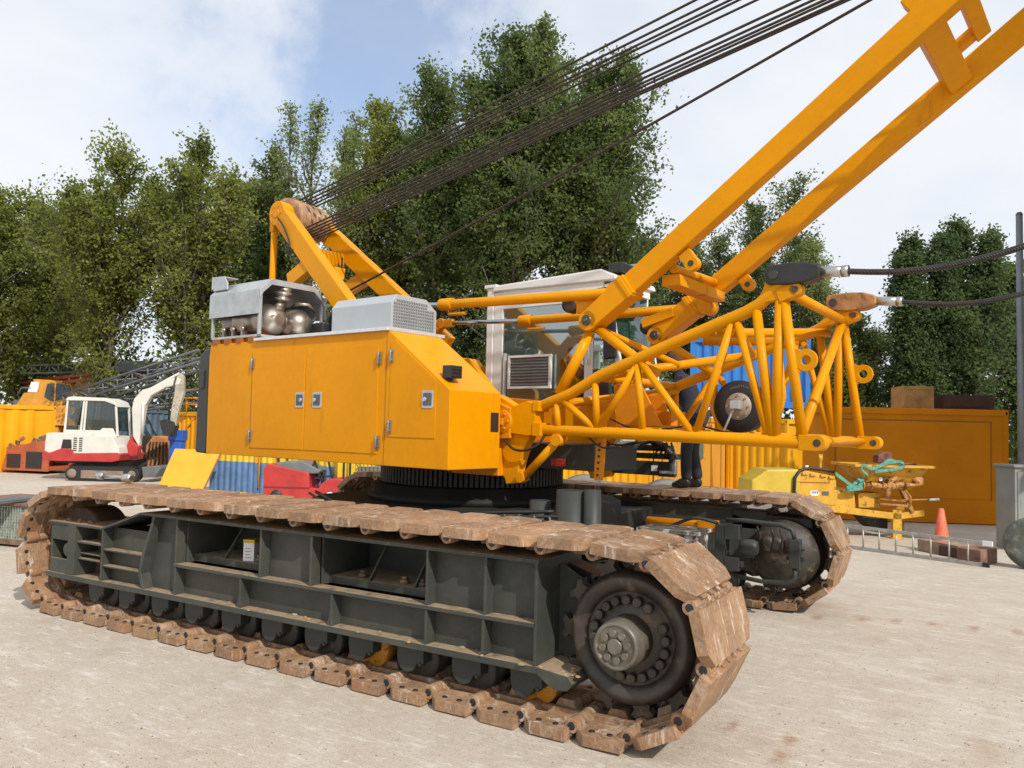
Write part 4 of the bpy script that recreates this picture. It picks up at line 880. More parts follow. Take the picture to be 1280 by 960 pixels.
# right: orange office container in shade
pL = atz(1030, 508, 2.82); pR = G(1262, 657.5)
root, Mo, Lo = container((pL[0], pL[1]), (pR[0], pR[1]), 2.82, 2.4, CO, 'large plain orange container in shade at the right, behind the traffic cone', corr=False, name='office_container')
m = MB(Mo)
m.box((.30, .015, .62), (Lo-.42, .026, 2.50)); m.build('panel', CO, root, bevel=.004)
m = MB(Mo)
for a, b in (((.27, .60), (.30, 2.53)), ((Lo-.42, .60), (Lo-.39, 2.53))): m.box((a[0], .012, a[1]), (b[0], .028, b[1]))
m.box((.30, .012, 2.50), (Lo-.42, .028, 2.53)); m.build('panel_frame', mat('orange_dark_seam', (.30, .11, .008), .6), root)
Mi = Mo.inverted()
def on_face(M, px, py, off=0.):     # point on the container's front plane at a measured spot
    d = Vector(tuple(ray(px, py))); c = Vector(tuple(C)); R = M.to_3x3(); n = R @ Vector((0, 1, 0)); o = M.translation+n*off
    return M.inverted() @ (c+d*((o-c).dot(n)/d.dot(n)))
q0, q1 = on_face(Mo, 1130, 505, .5), on_face(Mo, 1167, 483, .5)
m = MB(Mo); m.box((q0.x, .5, 2.825), (q1.x, 1.4, q1.z)); 
for x in (q0.x, q1.x-.08): m.box((x, .485, 2.825), (x+.08, .498, q1.z))
m.box((q0.x+.08, .485, q1.z-.08), (q1.x-.08, .498, q1.z)); tag(m.build('wooden_box', PLY, None), 'pale plywood box standing on the roof of the orange container', 'box')
q0, q1 = on_face(Mo, 1180, 505, .5), on_face(Mo, 1243, 494.5, .5)
m = MB(Mo); m.box((q0.x, .5, 2.825), (q1.x, 1.6, q1.z)); m.box((q0.x+.05, .48, 2.9), (q1.x-.3, .495, q1.z-.08)); tag(m.build('flat_box', BRN, None), 'low dark brown crate lying on the roof of the orange container', 'crate')
# yellow containers behind the boom
pa, pb = G(690, 606), G(868, 617)
ra, Ma, La = container(pa, G(815, 612), 2.6, 6, CY, 'bright yellow corrugated container under the crane cab, far behind the boom foot', group='yellow yard containers')
pc, pd = G(817, 612), G(905, 617)
rb, Mb, Lb = container(pc, pd, 2.6, 6, CYP, 'yellow container end with double doors, behind the standing person', corr=False, group='yellow yard containers')
m = MB(Mb)
for k, x in enumerate((.16, Lb/2+.02)):
    m.box((x, .012, .22), (x+Lb/2-.20, .029, 2.38))
m.build('door', CYP, rb, bevel=.006)
m = MB(Mb)
for x in (.35, Lb/2-.16, Lb/2+.20, Lb-.40): m.tube((x, -.02, .2), (x, -.02, 2.4), .02, n=8)
m.build('lock_rod', CYP, rb)
m = MB(Mb); m.prism(rounded(Lb/2+.36, 1.15, Lb/2+.52, 1.75, .07), .02, 'y', -.02); m.build('door_plate', mat('green_plate', (.12, .16, .10), .5, rust=(.3, .2, .1), rust_amt=.15), rb)
re_, Me, Le = container(G(907, 616), G(984, 622), 2.6, 6, CY, 'narrow yellow corrugated container between the double-door one and the dark one', group='yellow yard containers')
# blue on top
q = on_face(Ma, 858, 509)
M_, _ = face_frame(atz(862, 509.5, 2.62), atz(1013, 512, 2.62))
container(atz(862, 509.5, 2.62), atz(1013, 512, 2.62), 1.55, 2.4, CB, 'bright blue corrugated container stacked on the yellow ones behind the lattice', z0=2.62, pitch=.2)
container(G(985, 618), G(1031, 621), 2.55, 5, CG, 'dark grey corrugated container squeezed between yellow and orange containers')
# left: yellow container with tank, pallets and cab behind
container(G(-70, 592), G(66, 589), 2.5, 2.4, CY, 'yellow corrugated container at the far left edge with a white tank on it', pitch=.5)
container(G(152, 583), G(216, 581), 2.5, 2.4, CBG, 'faded blue-grey corrugated container behind the mini digger arm', pitch=.3)
rg, Mg, Lg = container(G(212, 590), G(244, 593), 2.4, 4, CY, 'yellow storage cabin with an orange rail on its roof, left of the grey counterweight', pitch=.3)
m = MB(Mg)
for x in (.02, Lg*.5, Lg-.05): m.tube((x, .05, 2.4), (x, .05, 2.95), .03, n=8)
m.tube((0, .05, 2.95), (Lg, .05, 2.95), .035, n=8); m.tube((0, .05, 2.7), (Lg, .05, 2.7), .025, n=8); m.tube((Lg-.05, .05, 2.4), (Lg-.9, .05, 1.6), .03, n=8)
m.build('roof_rail', YEL2, rg)
# yellow over blue container end below the housing
pa, pb = G(262, 619), G(420, 632)
r2, M2, L2 = container(pa, pb, 2.3, 3, mat('two_tone_yellow', (.74, .50, .03), .55, var=.1, rust=(.35, .16, .04), rust_amt=.1, streak=True), 'yellow container with a blue lower half, seen under the engine housing', pitch=.22)
m = MB(M2); m.box((.02, -.012, .04), (L2-.02, -.008, .95)); x = .1
m = MB(M2); pts = []
while x < L2-.3: pts += [(x, .01), (x+.06, .01), (x+.11, .05), (x+.17, .05)]; x += .22
pts += [(L2-.1, .01), (L2-.1, .10), (.1, .10)]; m.prism(pts, .88, 'z', .10); m.box((-.012, -.012, .02), (.10, .05, .98)); m.box((L2*.37, -.014, .02), (L2*.37+.12, .05, .98)); m.build('blue_lower_wall', mat('old_blue', (.10, .20, .38), .6, var=.2, vscale=3, rust=(.35, .25, .15), rust_amt=.12, rust_scale=5, streak=True), r2)
m = MB(M2); m.box((L2*.37, -.014, .98), (L2*.37+.12, .05, 2.25)); m.tube((L2*.37+.18, -.03, .3), (L2*.37+.18, -.03, 2.2), .02, n=8); m.build('door_post', CY, r2)
# leaning sheet
M_, L_ = face_frame(G(207, 620), G(262, 622)); 
m = MB(M_); hh = 1.30
X = [(0, -.55, .0), (L_, -.55, .0), (L_, -.53, .0), (0, -.53, 0)]
a = [m._v(p) for p in ((0, -.60, 0), (L_, -.60, 0), (L_, -.56, 0), (0, -.56, 0))]; b = [m._v(p) for p in ((L_*.16, .0, hh), (L_*1.22, .0, hh), (L_*1.22, .04, hh), (L_*.16, .04, hh))]
m.bm.faces.new(a[::-1]); m.bm.faces.new(b)
for i in range(4): m.bm.faces.new((a[i], a[(i+1) % 4], b[(i+1) % 4], b[i]))
bd = m.build('leaning_board', mat('board_yellow', (.72, .38, .022), .5, var=.06, fine=.08), None); tag(bd, 'plain yellow board with a bare wooden edge leaning beneath the grey counterweight', 'board')
m = MB(M_); m.beam((L_*1.0+.01, -.58, .01), (L_*1.22+.01, .02, hh), .025, .05, up=(0, -1, .4)); m.build('board_edge', PLYE, bd)

# ------------------------------------------------------------------ white tank, pallets, rusty skip
q = atz(-20, 512, 2.5)
p0 = np.array(G(0, 590)); s = MB(); w = Vector((atz(5, 510, 2.52)[0], atz(5, 510, 2.52)[1], 3.0))
t = thing('water_tank', (w.x, w.y, 2.5), 'white rounded tank lying on the yellow container at the far left edge', 'tank')
s = MB(); s.ball((w.x-.5, w.y+1.2, 3.0), .55, (1.6, .9, .75), 20, 12); s.build('tank_body', WHT2, t); s = MB(); s.box((w.x-1.2, w.y+.8, 2.52), (w.x+.2, w.y+1.6, 2.62)); s.build('tank_foot', DARK, t)
wb = atz(22, 510, 2.52); t = thing('pallet', (wb[0], wb[1], 2.51), 'stack of dark weathered pallets on the yellow container roof', 'pallets')
for i in range(3):
    m = MB(); z = 2.52+.15*i
    for k in range(3): m.box((wb[0]-1.1, wb[1]+.3+.5*k, z), (wb[0]+1.1, wb[1]+.42+.5*k, z+.10))
    for k in range(7): m.box((wb[0]-1.1+.33*k, wb[1]+.28, z+.101), (wb[0]-.9+.33*k, wb[1]+1.45, z+.125))
    m.build('pallet_deck', mat('old_wood', (.17, .13, .10), .85, var=.3), t)
Ms, Ls = face_frame(G(1, 590.5), G(56, 593)); t = thing('scrap_skip', Ms @ Vector((0, 0, 0)), 'low red-oxide steel tray with scrap on it, beside the yellow container', 'steel tray')
m = MB(Ms); m.prism([(0, .10), (.25, .95), (Ls+.1, 1.25), (Ls+.1, .1)], .08, 'y', 0); m.prism([(.0, .10), (.25, .95), (Ls+.1, 1.25), (Ls+.1, .1)], .08, 'y', 1.6); m.box((0, .08, .12), (Ls, 1.6, .25)); m.box((.1, .08, .85), (Ls, 1.6, .93)); m.build('tray', REDO, t, bevel=.01)
m = MB(Ms); m.box((.25, -.02, .2), (.85, -.005, .7)); m.box((1.1, -.02, .2), (1.8, -.005, .8)); m.build('opening', BLKP, t)
for i in range(16):
    m = MB(Ms); x = random.uniform(.3, Ls-.1); y = random.uniform(.1, 1.4); z = random.uniform(.98, 1.35); a = random.uniform(0, 3); l = random.uniform(.1, .35)
    m.beam((x, y, z-.06), (x+l*math.cos(a)*1.6, y+.3*l, z+l*.4*math.sin(a)), .07, .12); m.build('scrap_piece', mat('scrap_mix', (.20, .12, .09), .8, var=.5, vscale=9), t)

# ------------------------------------------------------------------ orange crane cab behind the left container, lattice booms
b = at_ground_D(60, 40); Mc = Matrix.Translation(b) @ Matrix.Rotation(YAW*-1, 4, 'Z')
t = thing('mobile_crane', b, 'old orange crane with a square cab standing behind the yellow container', 'crane')
Mc = Matrix.Translation(b) @ Matrix.Rotation(-YAW, 4, 'Z'); k = 40/1000.
def pc_(px, py): return ((px-60)*k, 2.11-(py-horizon(60))*k)
m = MB(Mc); P_ = lambda *L: [pc_(*p) for p in L]
m.prism(P_((18, 535), (18, 512), (28, 495), (46, 493), (38, 478), (42, 477.5), (85, 479), (92, 500), (95, 535)), 2.2, 'y', 0); m.prism(P_((18, 590), (18, 536), (72, 536), (72, 590)), 2.2, 'y', .1); cb2 = m.build('crane_body', mat('old_orange', (.62, .27, .03), .6, var=.15, rust=(.3, .14, .05), rust_amt=.12), t, bevel=.03)
m = MB(Mc); m.prism(P_((33, 494), (37, 481), (47, 481), (45, 494)), .03, 'y', -.03); m.build('window', LABEL, cb2)
m = MB(Mc); m.prism(P_((54, 499), (57, 483), (66, 482), (66, 504), (62, 504)), .03, 'y', -.03); m.prism(P_((68, 482), (85, 484), (90, 498), (68, 504)), .03, 'y', -.03); m.build('window', GLASSD if False else mat('window_dark', (.04, .05, .05), .1), cb2)
m = MB(Mc); m.box((-1.9, .2, 2.6), (-.4, 2, 2.9)); m.path([(-1.6, 0, 3.1), (-1.4, 0, 3.5), (-.9, 0, 3.5)], .04); m.build('deck_rail', LATG, t)
def lattice(pxa, pya, Da, pxb, pyb, Db, w, h, mt, name, label, nb=9, r=.05, diag=True, group=None):
    a = Vector(tuple(atD(pxa, pya, Da))); b = Vector(tuple(atD(pxb, pyb, Db))); d = (b-a).normalized(); s_ = d.cross(Vector((0, 0, 1))).normalized(); u = s_.cross(d)
    t = thing(name, (a.x, a.y, a.z), label, 'lattice boom', group)
    m = MB(); cs = [(i, j) for i in (-1, 1) for j in (-1, 1)]
    for i, j in cs: m.tube(a+s_*i*w/2+u*j*h/2, b+s_*i*w/2+u*j*h/2, r, n=8)
    m.build('boom_chord', mt, t)
    if diag:
        m = MB()
        for q in range(nb):
            f0, f1 = q/nb, (q+1)/nb; pa, pb = a.lerp(b, f0), a.lerp(b, f1); sg = 1 if q % 2 else -1
            for i in (-1, 1): m.tube(pa+s_*i*w/2+u*sg*h/2, pb+s_*i*w/2-u*sg*h/2, r*.6, n=6)
            for j in (-1, 1): m.tube(pa+s_*sg*w/2+u*j*h/2, pb-s_*sg*w/2+u*j*h/2, r*.6, n=6)
            m.tube(pa+s_*w/2+u*h/2, pa+s_*w/2-u*h/2, r*.6, n=6)
        m.build('boom_lacing', mt, t)
    return t
lattice(92, 500, 36, 262, 446, 30, .9, .45, LATG, 'lattice_boom', 'grey lattice boom rising to the right behind the white digger arm', 9, .055)
lattice(100, 515, 37, 240, 494, 33, .9, .55, LATG, 'lattice_boom', 'lower grey lattice boom section lying flat behind the mini digger', 8, .05)
lattice(-60, 466, 44, 180, 459, 38, 1.0, .4, mat('dark_boom', (.05, .06, .045), .7), 'lattice_boom', 'long dark lattice boom running level above the orange crane cab', 22, .05)
lattice(30, 482, 42, 178, 463, 38, .5, .25, mat('red_boom', (.30, .07, .04), .6), 'boom_section', 'slim rusty red boom section under the dark lattice boom', 6, .10, False)
a = Vector(tuple(atD(152, 462, 37))); b = Vector(tuple(atD(190, 457, 36.5)))
m = MB(); m.beam(a, b, .9, .42); m.beam(b-Vector((0, 0, .05)), b+(b-a).normalized()*.35+Vector((0, 0, -.05)), .7, .3); m.box((b.x-.1, b.y-.1, 0), (b.x+.1, b.y+.1, b.z-.2)); tag(m.build('crane_winch_block', mat('dark_block', (.03, .035, .04), .6), None, bevel=.03), 'dark blocky boom head resting among the lattice booms behind the digger arm', 'boom head')

# ------------------------------------------------------------------ MINI EXCAVATOR (white and red)
bg = Vector(tuple(atz(112, 601, 0))); De = (Vector(tuple(bg))-Vector((C[0], C[1], 0))).dot(Vector((math.sin(YAW), math.cos(YAW), 0))); k = De/1000.
FW = Vector((math.sin(YAW), math.cos(YAW), 0))
ME = Matrix.Translation(Vector((bg.x, bg.y, 0))+FW*.78) @ Matrix.Rotation(-YAW, 4, 'Z')
def pe(px, py): return ((px-112)*k, 2.11-(py-horizon(112))*k)
PE = lambda *L: [pe(*p) for p in L]
t = thing('mini_excavator', (bg.x, bg.y, 0), 'small white tracked digger with a red band round its base, arm raised to the right', 'mini excavator')
m = MB(ME); m.prism(PE((53, 560), (54, 546), (60, 545), (104, 545), (104, 547), (137, 548), (142, 558), (145, 562), (147, 571), (53, 570)), 1.7, 'y', -.85+.1); bdy = m.build('engine_cover', WHT2, t, bevel=.03)
m = MB(ME); m.prism(PE((52, 578), (52, 567), (60, 570), (75, 564), (88, 565), (90, 570), (145, 568), (149, 570), (147, 578), (138, 580), (60, 580)), 1.76, 'y', -.78); m.build('red_band', RED, t, bevel=.02)
m = MB(ME); m.prism(PE((74, 564), (76, 553), (86, 553), (87, 564)), .02, 'y', -.77); m.build('dark_panel', BLKP, bdy)
m = MB(ME)
for i in range(7):
    for j in range(2): a = pe(89+7*j, 550.5+2.6*i); m.box((a[0], -.765, a[1]-.03), (a[0]+.11, -.75, a[1]))
m.build('vent_slots', BLKP, bdy)
m = MB(ME)
for a, b in (((71, 546), (73, 502)), ((91, 546), (94, 502)), ((95, 546), (97, 502)), ((138, 548), (134, 510))):
    for y in (-.45, .45): A, B = pe(*a), pe(*b); m.beam((A[0], y, A[1]), (B[0], y, B[1]), .06, .07, up=(1, 0, 0))
A, B = pe(72, 500), pe(134, 504); m.prism(PE((71, 504), (73, 500), (80, 499), (120, 500), (132, 504), (136, 511), (132, 508), (120, 504)), 1.0, 'y', -.5)
m.prism(PE((97, 546), (97, 541), (116, 541), (119, 538), (132, 538), (138, 550)), .06, 'y', -.5); m.prism(PE((70, 546), (70, 541), (94, 541), (94, 546)), .06, 'y', -.5)
cbe = m.build('cab', WHT2, t, bevel=.015)
m = MB(ME); m.prism(PE((73, 541), (74, 504), (92, 504), (86, 541)), .02, 'y', -.46); m.prism(PE((97, 541), (98, 505), (130, 507), (136, 520), (136, 542)), .02, 'y', -.46); m.prism(PE((73, 541), (74, 504), (92, 504), (86, 541)), .02, 'y', .45); m.prism(PE((97, 541), (98, 505), (130, 507), (136, 520), (136, 542)), .02, 'y', .45); m.build('cab_window', GLASSD, cbe)
m = MB(ME); m.prism(PE((100, 545), (100, 528), (112, 528), (114, 545)), .5, 'y', -.25); m.build('seat', BLK, cbe, bevel=.03)
m = MB(ME); m.prism(PE((78, 535), (80, 515), (87, 508), (88, 515), (85, 535)), .25, 'y', -.2); m.build('seat', BLKP, cbe, bevel=.03)
# tracks
for (x0, x1, y0, nm) in ((85, 176, -.98, 0), (56, 140, .58, 1)):
    a, b = pe(x0, 582), pe(x1, 600); z1 = min(a[1], .52); 
    m = MB(ME); r = .235
    poly = circ(a[0]+r, r+.01, r, 10, 90, 270)+circ(b[0]-r, r+.01, r, 10, 270, 450); m.prism(poly, .38, 'y', y0)
    tr = m.build('rubber_track', BLK, t, bevel=.01)
    m = MB(ME); poly = circ(a[0]+r, r+.01, r-.05, 10, 90, 270)+circ(b[0]-r, r+.01, r-.05, 10, 270, 450); m.prism(poly, .01, 'y', y0-.006)
    m.build('track_recess', BLKP, tr)
    m = MB(ME); m.box((a[0]+.55, y0-.05, .10), (b[0]-.5, y0+.01, .36)); m.lathe((a[0]+r, y0-.06, r+.01), [(.05, 0), (.15, .01), (.16, .05)], (0, 1, 0), 18); m.lathe((b[0]-r, y0-.03, r+.01), [(.05, 0), (.13, .01), (.14, .03)], (0, 1, 0), 18)
    m.build('track_side_frame', mat('dusty_frame', (.24, .18, .13), .8, var=.2), tr)
    m = MB(ME); n_ = int((b[0]-a[0])/.12)
    for i in range(n_): m.box((a[0]+.12+.12*i, y0, .48), (a[0]+.17+.12*i, y0+.38, .50)) if a[0]+.17+.12*i < b[0]-.1 else None
    m.build('track_lugs', BLK, tr)
m = MB(ME); m.prism(PE((60, 583), (60, 579), (140, 579), (140, 583)), .9, 'y', -.4); m.box((-.5, -.5, .3), (.8, .5, .62)); m.build('turntable', DARK, t)
m = MB(ME); m.prism(PE((176, 585), (198, 583), (200, 586), (193, 597), (178, 598)), 1.6, 'y', -.8); m.build('dozer_blade', LATG, t, bevel=.02)
# arm
m = MB(ME); m.prism(PE((144, 560), (150, 545), (152, 555), (160, 560), (158, 572), (149, 574)), .3, 'y', -.15); m.build('swing_post', RED, t, bevel=.02)
m = MB(ME); m.prism(PE((151, 548), (148, 512), (150, 500), (160, 488), (170, 485), (203, 470), (209, 474), (207, 480), (190, 484), (172, 495), (165, 508), (162, 535), (159, 560)), .22, 'y', -.11); bm_ = m.build('boom', WHT2, t, bevel=.02)
m = MB(ME); A, B = pe(160, 495), pe(206, 467); m.tube((A[0], -.06, A[1]+.08), (B[0], -.06, B[1]+.04), .04); A, B = pe(164, 545), pe(163, 505); m.tube((A[0], -.16, A[1]), (B[0], -.16, B[1]), .045); m.build('boom_cylinder', WHT2, bm_)
m = MB(ME); m.prism(PE((203, 470), (208, 465), (212, 470), (213, 492), (208, 510), (204, 535), (197, 537), (198, 512), (201, 490)), .18, 'y', -.09); am = m.build('dipper_arm', mat('dipper_dirty', (.48, .43, .34), .6, var=.3, vscale=4, rust=(.25, .15, .08), rust_amt=.2), t, bevel=.02)
m = MB(ME); A, B = pe(205, 470), pe(196, 525); m.path([(A[0]-.05, -.12, A[1]), ((A[0]+B[0])/2-.10, -.12, (A[1]+B[1])/2), (B[0], -.12, B[1])], .03); m.build('arm_hose', BLK, am)
m = MB(ME); m.prism(PE((186, 527), (193, 525), (203, 528), (205, 535), (199, 547), (192, 545), (188, 536)), .45, 'y', -.22); m.build('quick_hitch', DARK, am, bevel=.01)
# grapple / orange machine behind it
bb = at_ground_D(193, 30); MG = Matrix.Translation(bb) @ Matrix.Rotation(-YAW, 4, 'Z'); k2 = 30/1000.
pg = lambda *L: [((x-193)*k2, 2.11-(y-horizon(193))*k2) for x, y in L]
t = thing('orange_attachment', bb, 'rusty orange work attachment standing on the ground just right of the mini digger', 'machine attachment')
m = MB(MG); m.prism(pg((183, 588), (184, 560), (192, 548), (214, 550), (216, 570), (210, 588)), .9, 'y', 0); m.build('hopper', mat('orange_rusty', (.50, .19, .06), .7, var=.3, rust=(.7, .5, .1), rust_amt=.15, rust_scale=4), t, bevel=.02)
m = MB(MG)
for i in range(6): a = pg((190+4*i, 555))[0]; b_ = pg((187+5*i, 584))[0]; m.beam((a[0], -.05, a[1]), (b_[0], -.08, b_[1]), .04, .06)
m.build('tines', DARK, t)
m = MB(MG); m.prism(pg((166, 588), (166, 555), (175, 548), (184, 560), (184, 588)), .6, 'y', .1); m.lathe(Vector((pg((172, 575))[0][0], -.05, .45)), [(.1, 0), (.42, .02), (.42, .3)], (0, 1, 0), 20); m.build('rubber_skirt', DARK, t)
bb = at_ground_D(220, 28); q = Vector((bb.x, bb.y, 0)); z = 2.11-(545-horizon(220))*.028
m = MB(Matrix.Translation(q) @ Matrix.Rotation(-YAW, 4, 'Z')); m.box((-.20, 0, 0), (.22, .4, z-.25)); m.box((-.24, -.04, z-.25), (.26, .45, z+.12)); tag(m.build('blue_bin', BLUE, None, bevel=.02), 'small blue bin set against the orange attachment', 'bin')

# ------------------------------------------------------------------ RED FORKLIFT seen under the housing
bf = Vector(tuple(G(372, 634))); 
Df = (Vector(tuple(bf))-Vector((C[0], C[1], 0))).dot(Vector((math.sin(YAW), math.cos(YAW), 0))); kf = Df/1000.
MF = Matrix.Translation(Vector((bf.x, bf.y, 0))+FW*.55) @ Matrix.Rotation(-YAW, 4, 'Z')
pf = lambda *L: [((x-372)*kf, 2.11-(y-horizon(372))*kf) for x, y in L]
t = thing('forklift', (bf.x, bf.y, 0), 'old red forklift truck with a grey seat, half hidden beneath the engine housing', 'forklift')
m = MB(MF); m.prism(pf((328, 627), (328, 588), (332, 583), (384, 593), (386, 612), (397, 612), (400, 606), (410, 600), (427, 600), (428, 632), (330, 632)), 1.1, 'y', -.55); fb = m.build('forklift_body', RED, t, bevel=.02)
m = MB(MF); a = pf((329, 611), (386, 613)); m.box((a[0][0], -.565, a[0][1]-.03), (a[1][0], -.548, a[0][1])); m.build('trim_strip', mat('dark_red', (.2, .02, .02), .5), fb)
m = MB(MF); m.prism(pf((340, 590), (345, 581), (375, 579), (398, 590), (396, 594), (360, 595)), .9, 'y', -.5); m.build('seat', mat('seat_grey', (.14, .155, .165), .6), t, bevel=.03)
for a, b in (((385, 594), (392, 570)), ((400, 606), (388, 575)), ((412, 600), (402, 560)), ((426, 600), (426, 556)), ((344, 581), (340, 545)), ((390, 600), (415, 596)), ((398, 612), (402, 592))):
    for yy in (-.4, .4):
        m = MB(MF); A, B = pf(a)[0], pf(b)[0]; m.beam((A[0], yy, A[1]), (B[0], yy, B[1]), .05, .05, up=(1, 0, 0)); m.build('guard_bar', DARK, t)
for x, y in ((412, 622), (345, 626)):
    a = pf((x, y))[0]; m = MB(MF); m.lathe((a[0], -.60, .27), [(.05, 0), (.14, .02), (.15, .05), (.27, .06), (.28, .1), (.28, .28)], (0, 1, 0), 24); m.build('wheel', BLK, t)
m = MB(MF); a = pf((412, 622))[0]; m.lathe((a[0], -.62, .27), [(.03, 0), (.13, .01), (.13, .03)], (0, 1, 0), 20); m.build('wheel_rim', LABEL, t)
# mesh pallet cage
M_, L_ = face_frame(G(428, 628), G(478, 630)); t = thing('wire_cage', M_.translation, 'grey wire mesh cage pallet standing between the forklift and the slewing ring', 'cage')
m = MB(M_); 
for i in range(11): m.tube((L_*i/10, 0, .1), (L_*i/10, 0, 1.25), .012, n=6); m.tube((L_*i/10, .9, .1), (L_*i/10, .9, 1.25), .012, n=6)
for i in range(8): m.tube((0, 0, .1+.16*i), (L_, 0, .1+.16*i), .010, n=6)
m.box((0, 0, .05), (L_, .9, .10)); m.box((.0, .88, .1), (L_, .9, 1.1)); m.build('mesh', LATG, t)
m = MB(M_); m.box((.1, .1, .1), (L_-.1, .8, .95)); m.build('cage_load', PIPE, t)

# ------------------------------------------------------------------ small things on and by the near track
bw = atz(143, 601.5, 1.365+.05)     # tool lying on the top shoes
q0, q1 = Vector(tuple(atz(122, 601.5, 1.40))), Vector(tuple(atz(163, 600.5, 1.40)))
L0 = (q1-q0).length
# keep it on the track's top, at its real depth over the shoes
q0 = Vector(tuple(aty(122, 606, .82))); q1 = Vector(tuple(aty(163, 605, .82)))
q0.z = q1.z = 1.415; q0.x += 0; d = (q1-q0).normalized()
t = thing('socket_extension', (q0.x, q0.y, 1.36), 'shiny steel socket bar lying on the far-left top shoes of the near track', 'tool')
m = MB(); m.tube(q0+d*.10, q1-d*.10, .022, n=12); m.build('bar', STEEL, t)
m = MB(); m.lathe(q1-d*.12, [(.045, 0), (.052, .01), (.052, .11), (.045, .13), (.03, .135)], d, 20); m.build('socket', STEEL, t)
m = MB(); m.lathe(q0-d*.02, [(.03, 0), (.04, .01), (.042, .10), (.03, .13)], d, 16); m.build('drive_end', STEEL, t)
q = Vector(tuple(aty(313, 699, .38))); q.z = .80
t = thing('paint_tin', (q.x, q.y, .80), 'small white carton with a yellow top tucked in the frame opening of the near track', 'carton')
m = MB(Matrix.Translation(q) @ Matrix.Rotation(.35, 4, 'Z')); m.box((-.055, -.04, 0), (.055, .07, .17)); m.build('carton_body', LABEL, t, bevel=.004)
m = MB(Matrix.Translation(q) @ Matrix.Rotation(.35, 4, 'Z')); m.box((-.0565, -.0415, .17), (.0565, .0715, .20)); m.build('carton_top', mat('carton_yellow', (.6, .38, .02), .5), t)
m = MB(Matrix.Translation(q) @ Matrix.Rotation(.35, 4, 'Z'))
for i in range(4): m.box((-.035, -.042, .03+.028*i), (.03-.01*(i % 2), -.0405, .037+.028*i))
m.build('carton_print', mat('print_grey', (.25, .25, .25), .6), t)

# ------------------------------------------------------------------ left edge: stillage with a plank
M_, L_ = face_frame(G(-60, 677), G(24, 685)); t = thing('mesh_stillage', M_.translation, 'galvanised grid-sided crate at the left edge, beyond the track end', 'stillage')
m = MB(M_); m.box((0, .06, .12), (L_, 1.2, .66)); m.build('crate_side', CAGE, t)
m = MB(M_)
for i in range(26): m.box((L_*i/26, .03, .1), (L_*i/26+.012, .055, .66))
for i in range(12): m.box((0, .042, .12+.046*i), (L_, .058, .13+.046*i))
m.build('grid', CAGE, t)
m = MB(M_); m.box((-.05, .0, .04), (L_+.05, 1.25, .12)); m.box((-.05, .0, .66), (L_+.05, 1.25, .70)); m.build('crate_rim', WOOD, t)
Mp, Lp = face_frame(G(-70, 650), G(62, 640))
m = MB(); a, b = Vector(tuple(atz(-60, 632, .74))), Vector(tuple(atz(60, 630, .74))); m.beam((a.x, a.y, .735), (b.x-1.2, b.y+.45, .735), .45, .04); tag(m.build('scaffold_plank', LATG, None), 'weathered grey plank laid over the grid-sided crate at the left edge', 'plank')

# ------------------------------------------------------------------ YELLOW PUMP MACHINE at the right
Dm = 13.6; bm0 = Vector(tuple(G(1060, 672))); Dm = (bm0-Vector((C[0], C[1], 0))).dot(Vector((math.sin(YAW), math.cos(YAW), 0))); km = Dm/1000.
MM = Matrix.Translation(Vector((bm0.x, bm0.y, 0))) @ Matrix.Rotation(-YAW, 4, 'Z')
pm1 = lambda x, y: ((x-1060)*km, 2.11-(y-horizon(1060))*km)
pm = lambda *L: [pm1(*p) for p in L]
t = thing('pump_machine', (bm0.x, bm0.y, 0), 'grubby yellow pump unit with a hopper, standing before the orange container', 'pump unit')
m = MB(MM); m.prism(pm((940, 622), (940, 605), (960, 591), (1000, 590), (1001, 622)), 1.0, 'y', 0); m.build('engine_hood', mat('hood_yellow', (.60, .42, .04), .5, var=.1, rust=(.3, .2, .05), rust_amt=.08), t, bevel=.03)
m = MB(MM); m.prism(pm((996, 630), (996, 598), (1001, 590), (1042, 597), (1046, 602), (1046, 634)), 1.0, 'y', .02); tb = m.build('control_box', YRUST, t, bevel=.015)
m = MB(MM); 
for x, y in ((1003, 596), (1013, 597), (1026, 598), (1036, 600)): a = pm1(x, y); m.box((a[0], -.02, a[1]), (a[0]+.12, .06, a[1]+.05))
a = pm1(997, 605); m.box((a[0], -.005, a[1]), (a[0]+.68, .02, a[1]+.02)); m.build('lid_clamp', YRUST, tb)
m = MB(MM); a = pm1(1013, 622); m.prism([(a[0]+x, a[1]+z) for x, z in rounded(0, 0, .19, .11, .05)], .006, 'y', .012); m.build('white_label', LABEL, tb)
m = MB(MM); a = pm1(1013.5, 620); 
for i in range(3): m.box((a[0]+.04+.045*i, .008, a[1]+.015), (a[0]+.065+.045*i, .0115, a[1]+.06))
m.build('label_print', mat('label_blue', (.05, .1, .3), .5), tb)
m = MB(MM); a = pm1(1028, 621); m.box((a[0], .008, a[1]), (a[0]+.14, .019, a[1]+.08)); m.build('type_plate', LATG, tb)
m = MB(MM); m.prism(pm((1046, 640), (1046, 615), (1070, 613), (1072, 634), (1071, 640)), .8, 'y', .1); m.prism(pm((1077, 636), (1077, 618), (1104, 617), (1104, 636)), .6, 'y', .15); m.build('cylinder_box', YRUST, t, bevel=.01)
m = MB(MM); m.prism(pm((1000, 640), (1000, 632), (1046, 634), (1120, 641), (1155, 637), (1155, 644), (1120, 649), (1046, 642)), .12, 'y', 0); m.prism(pm((1000, 640), (1000, 632), (1120, 641), (1120, 649)), .12, 'y', .9)
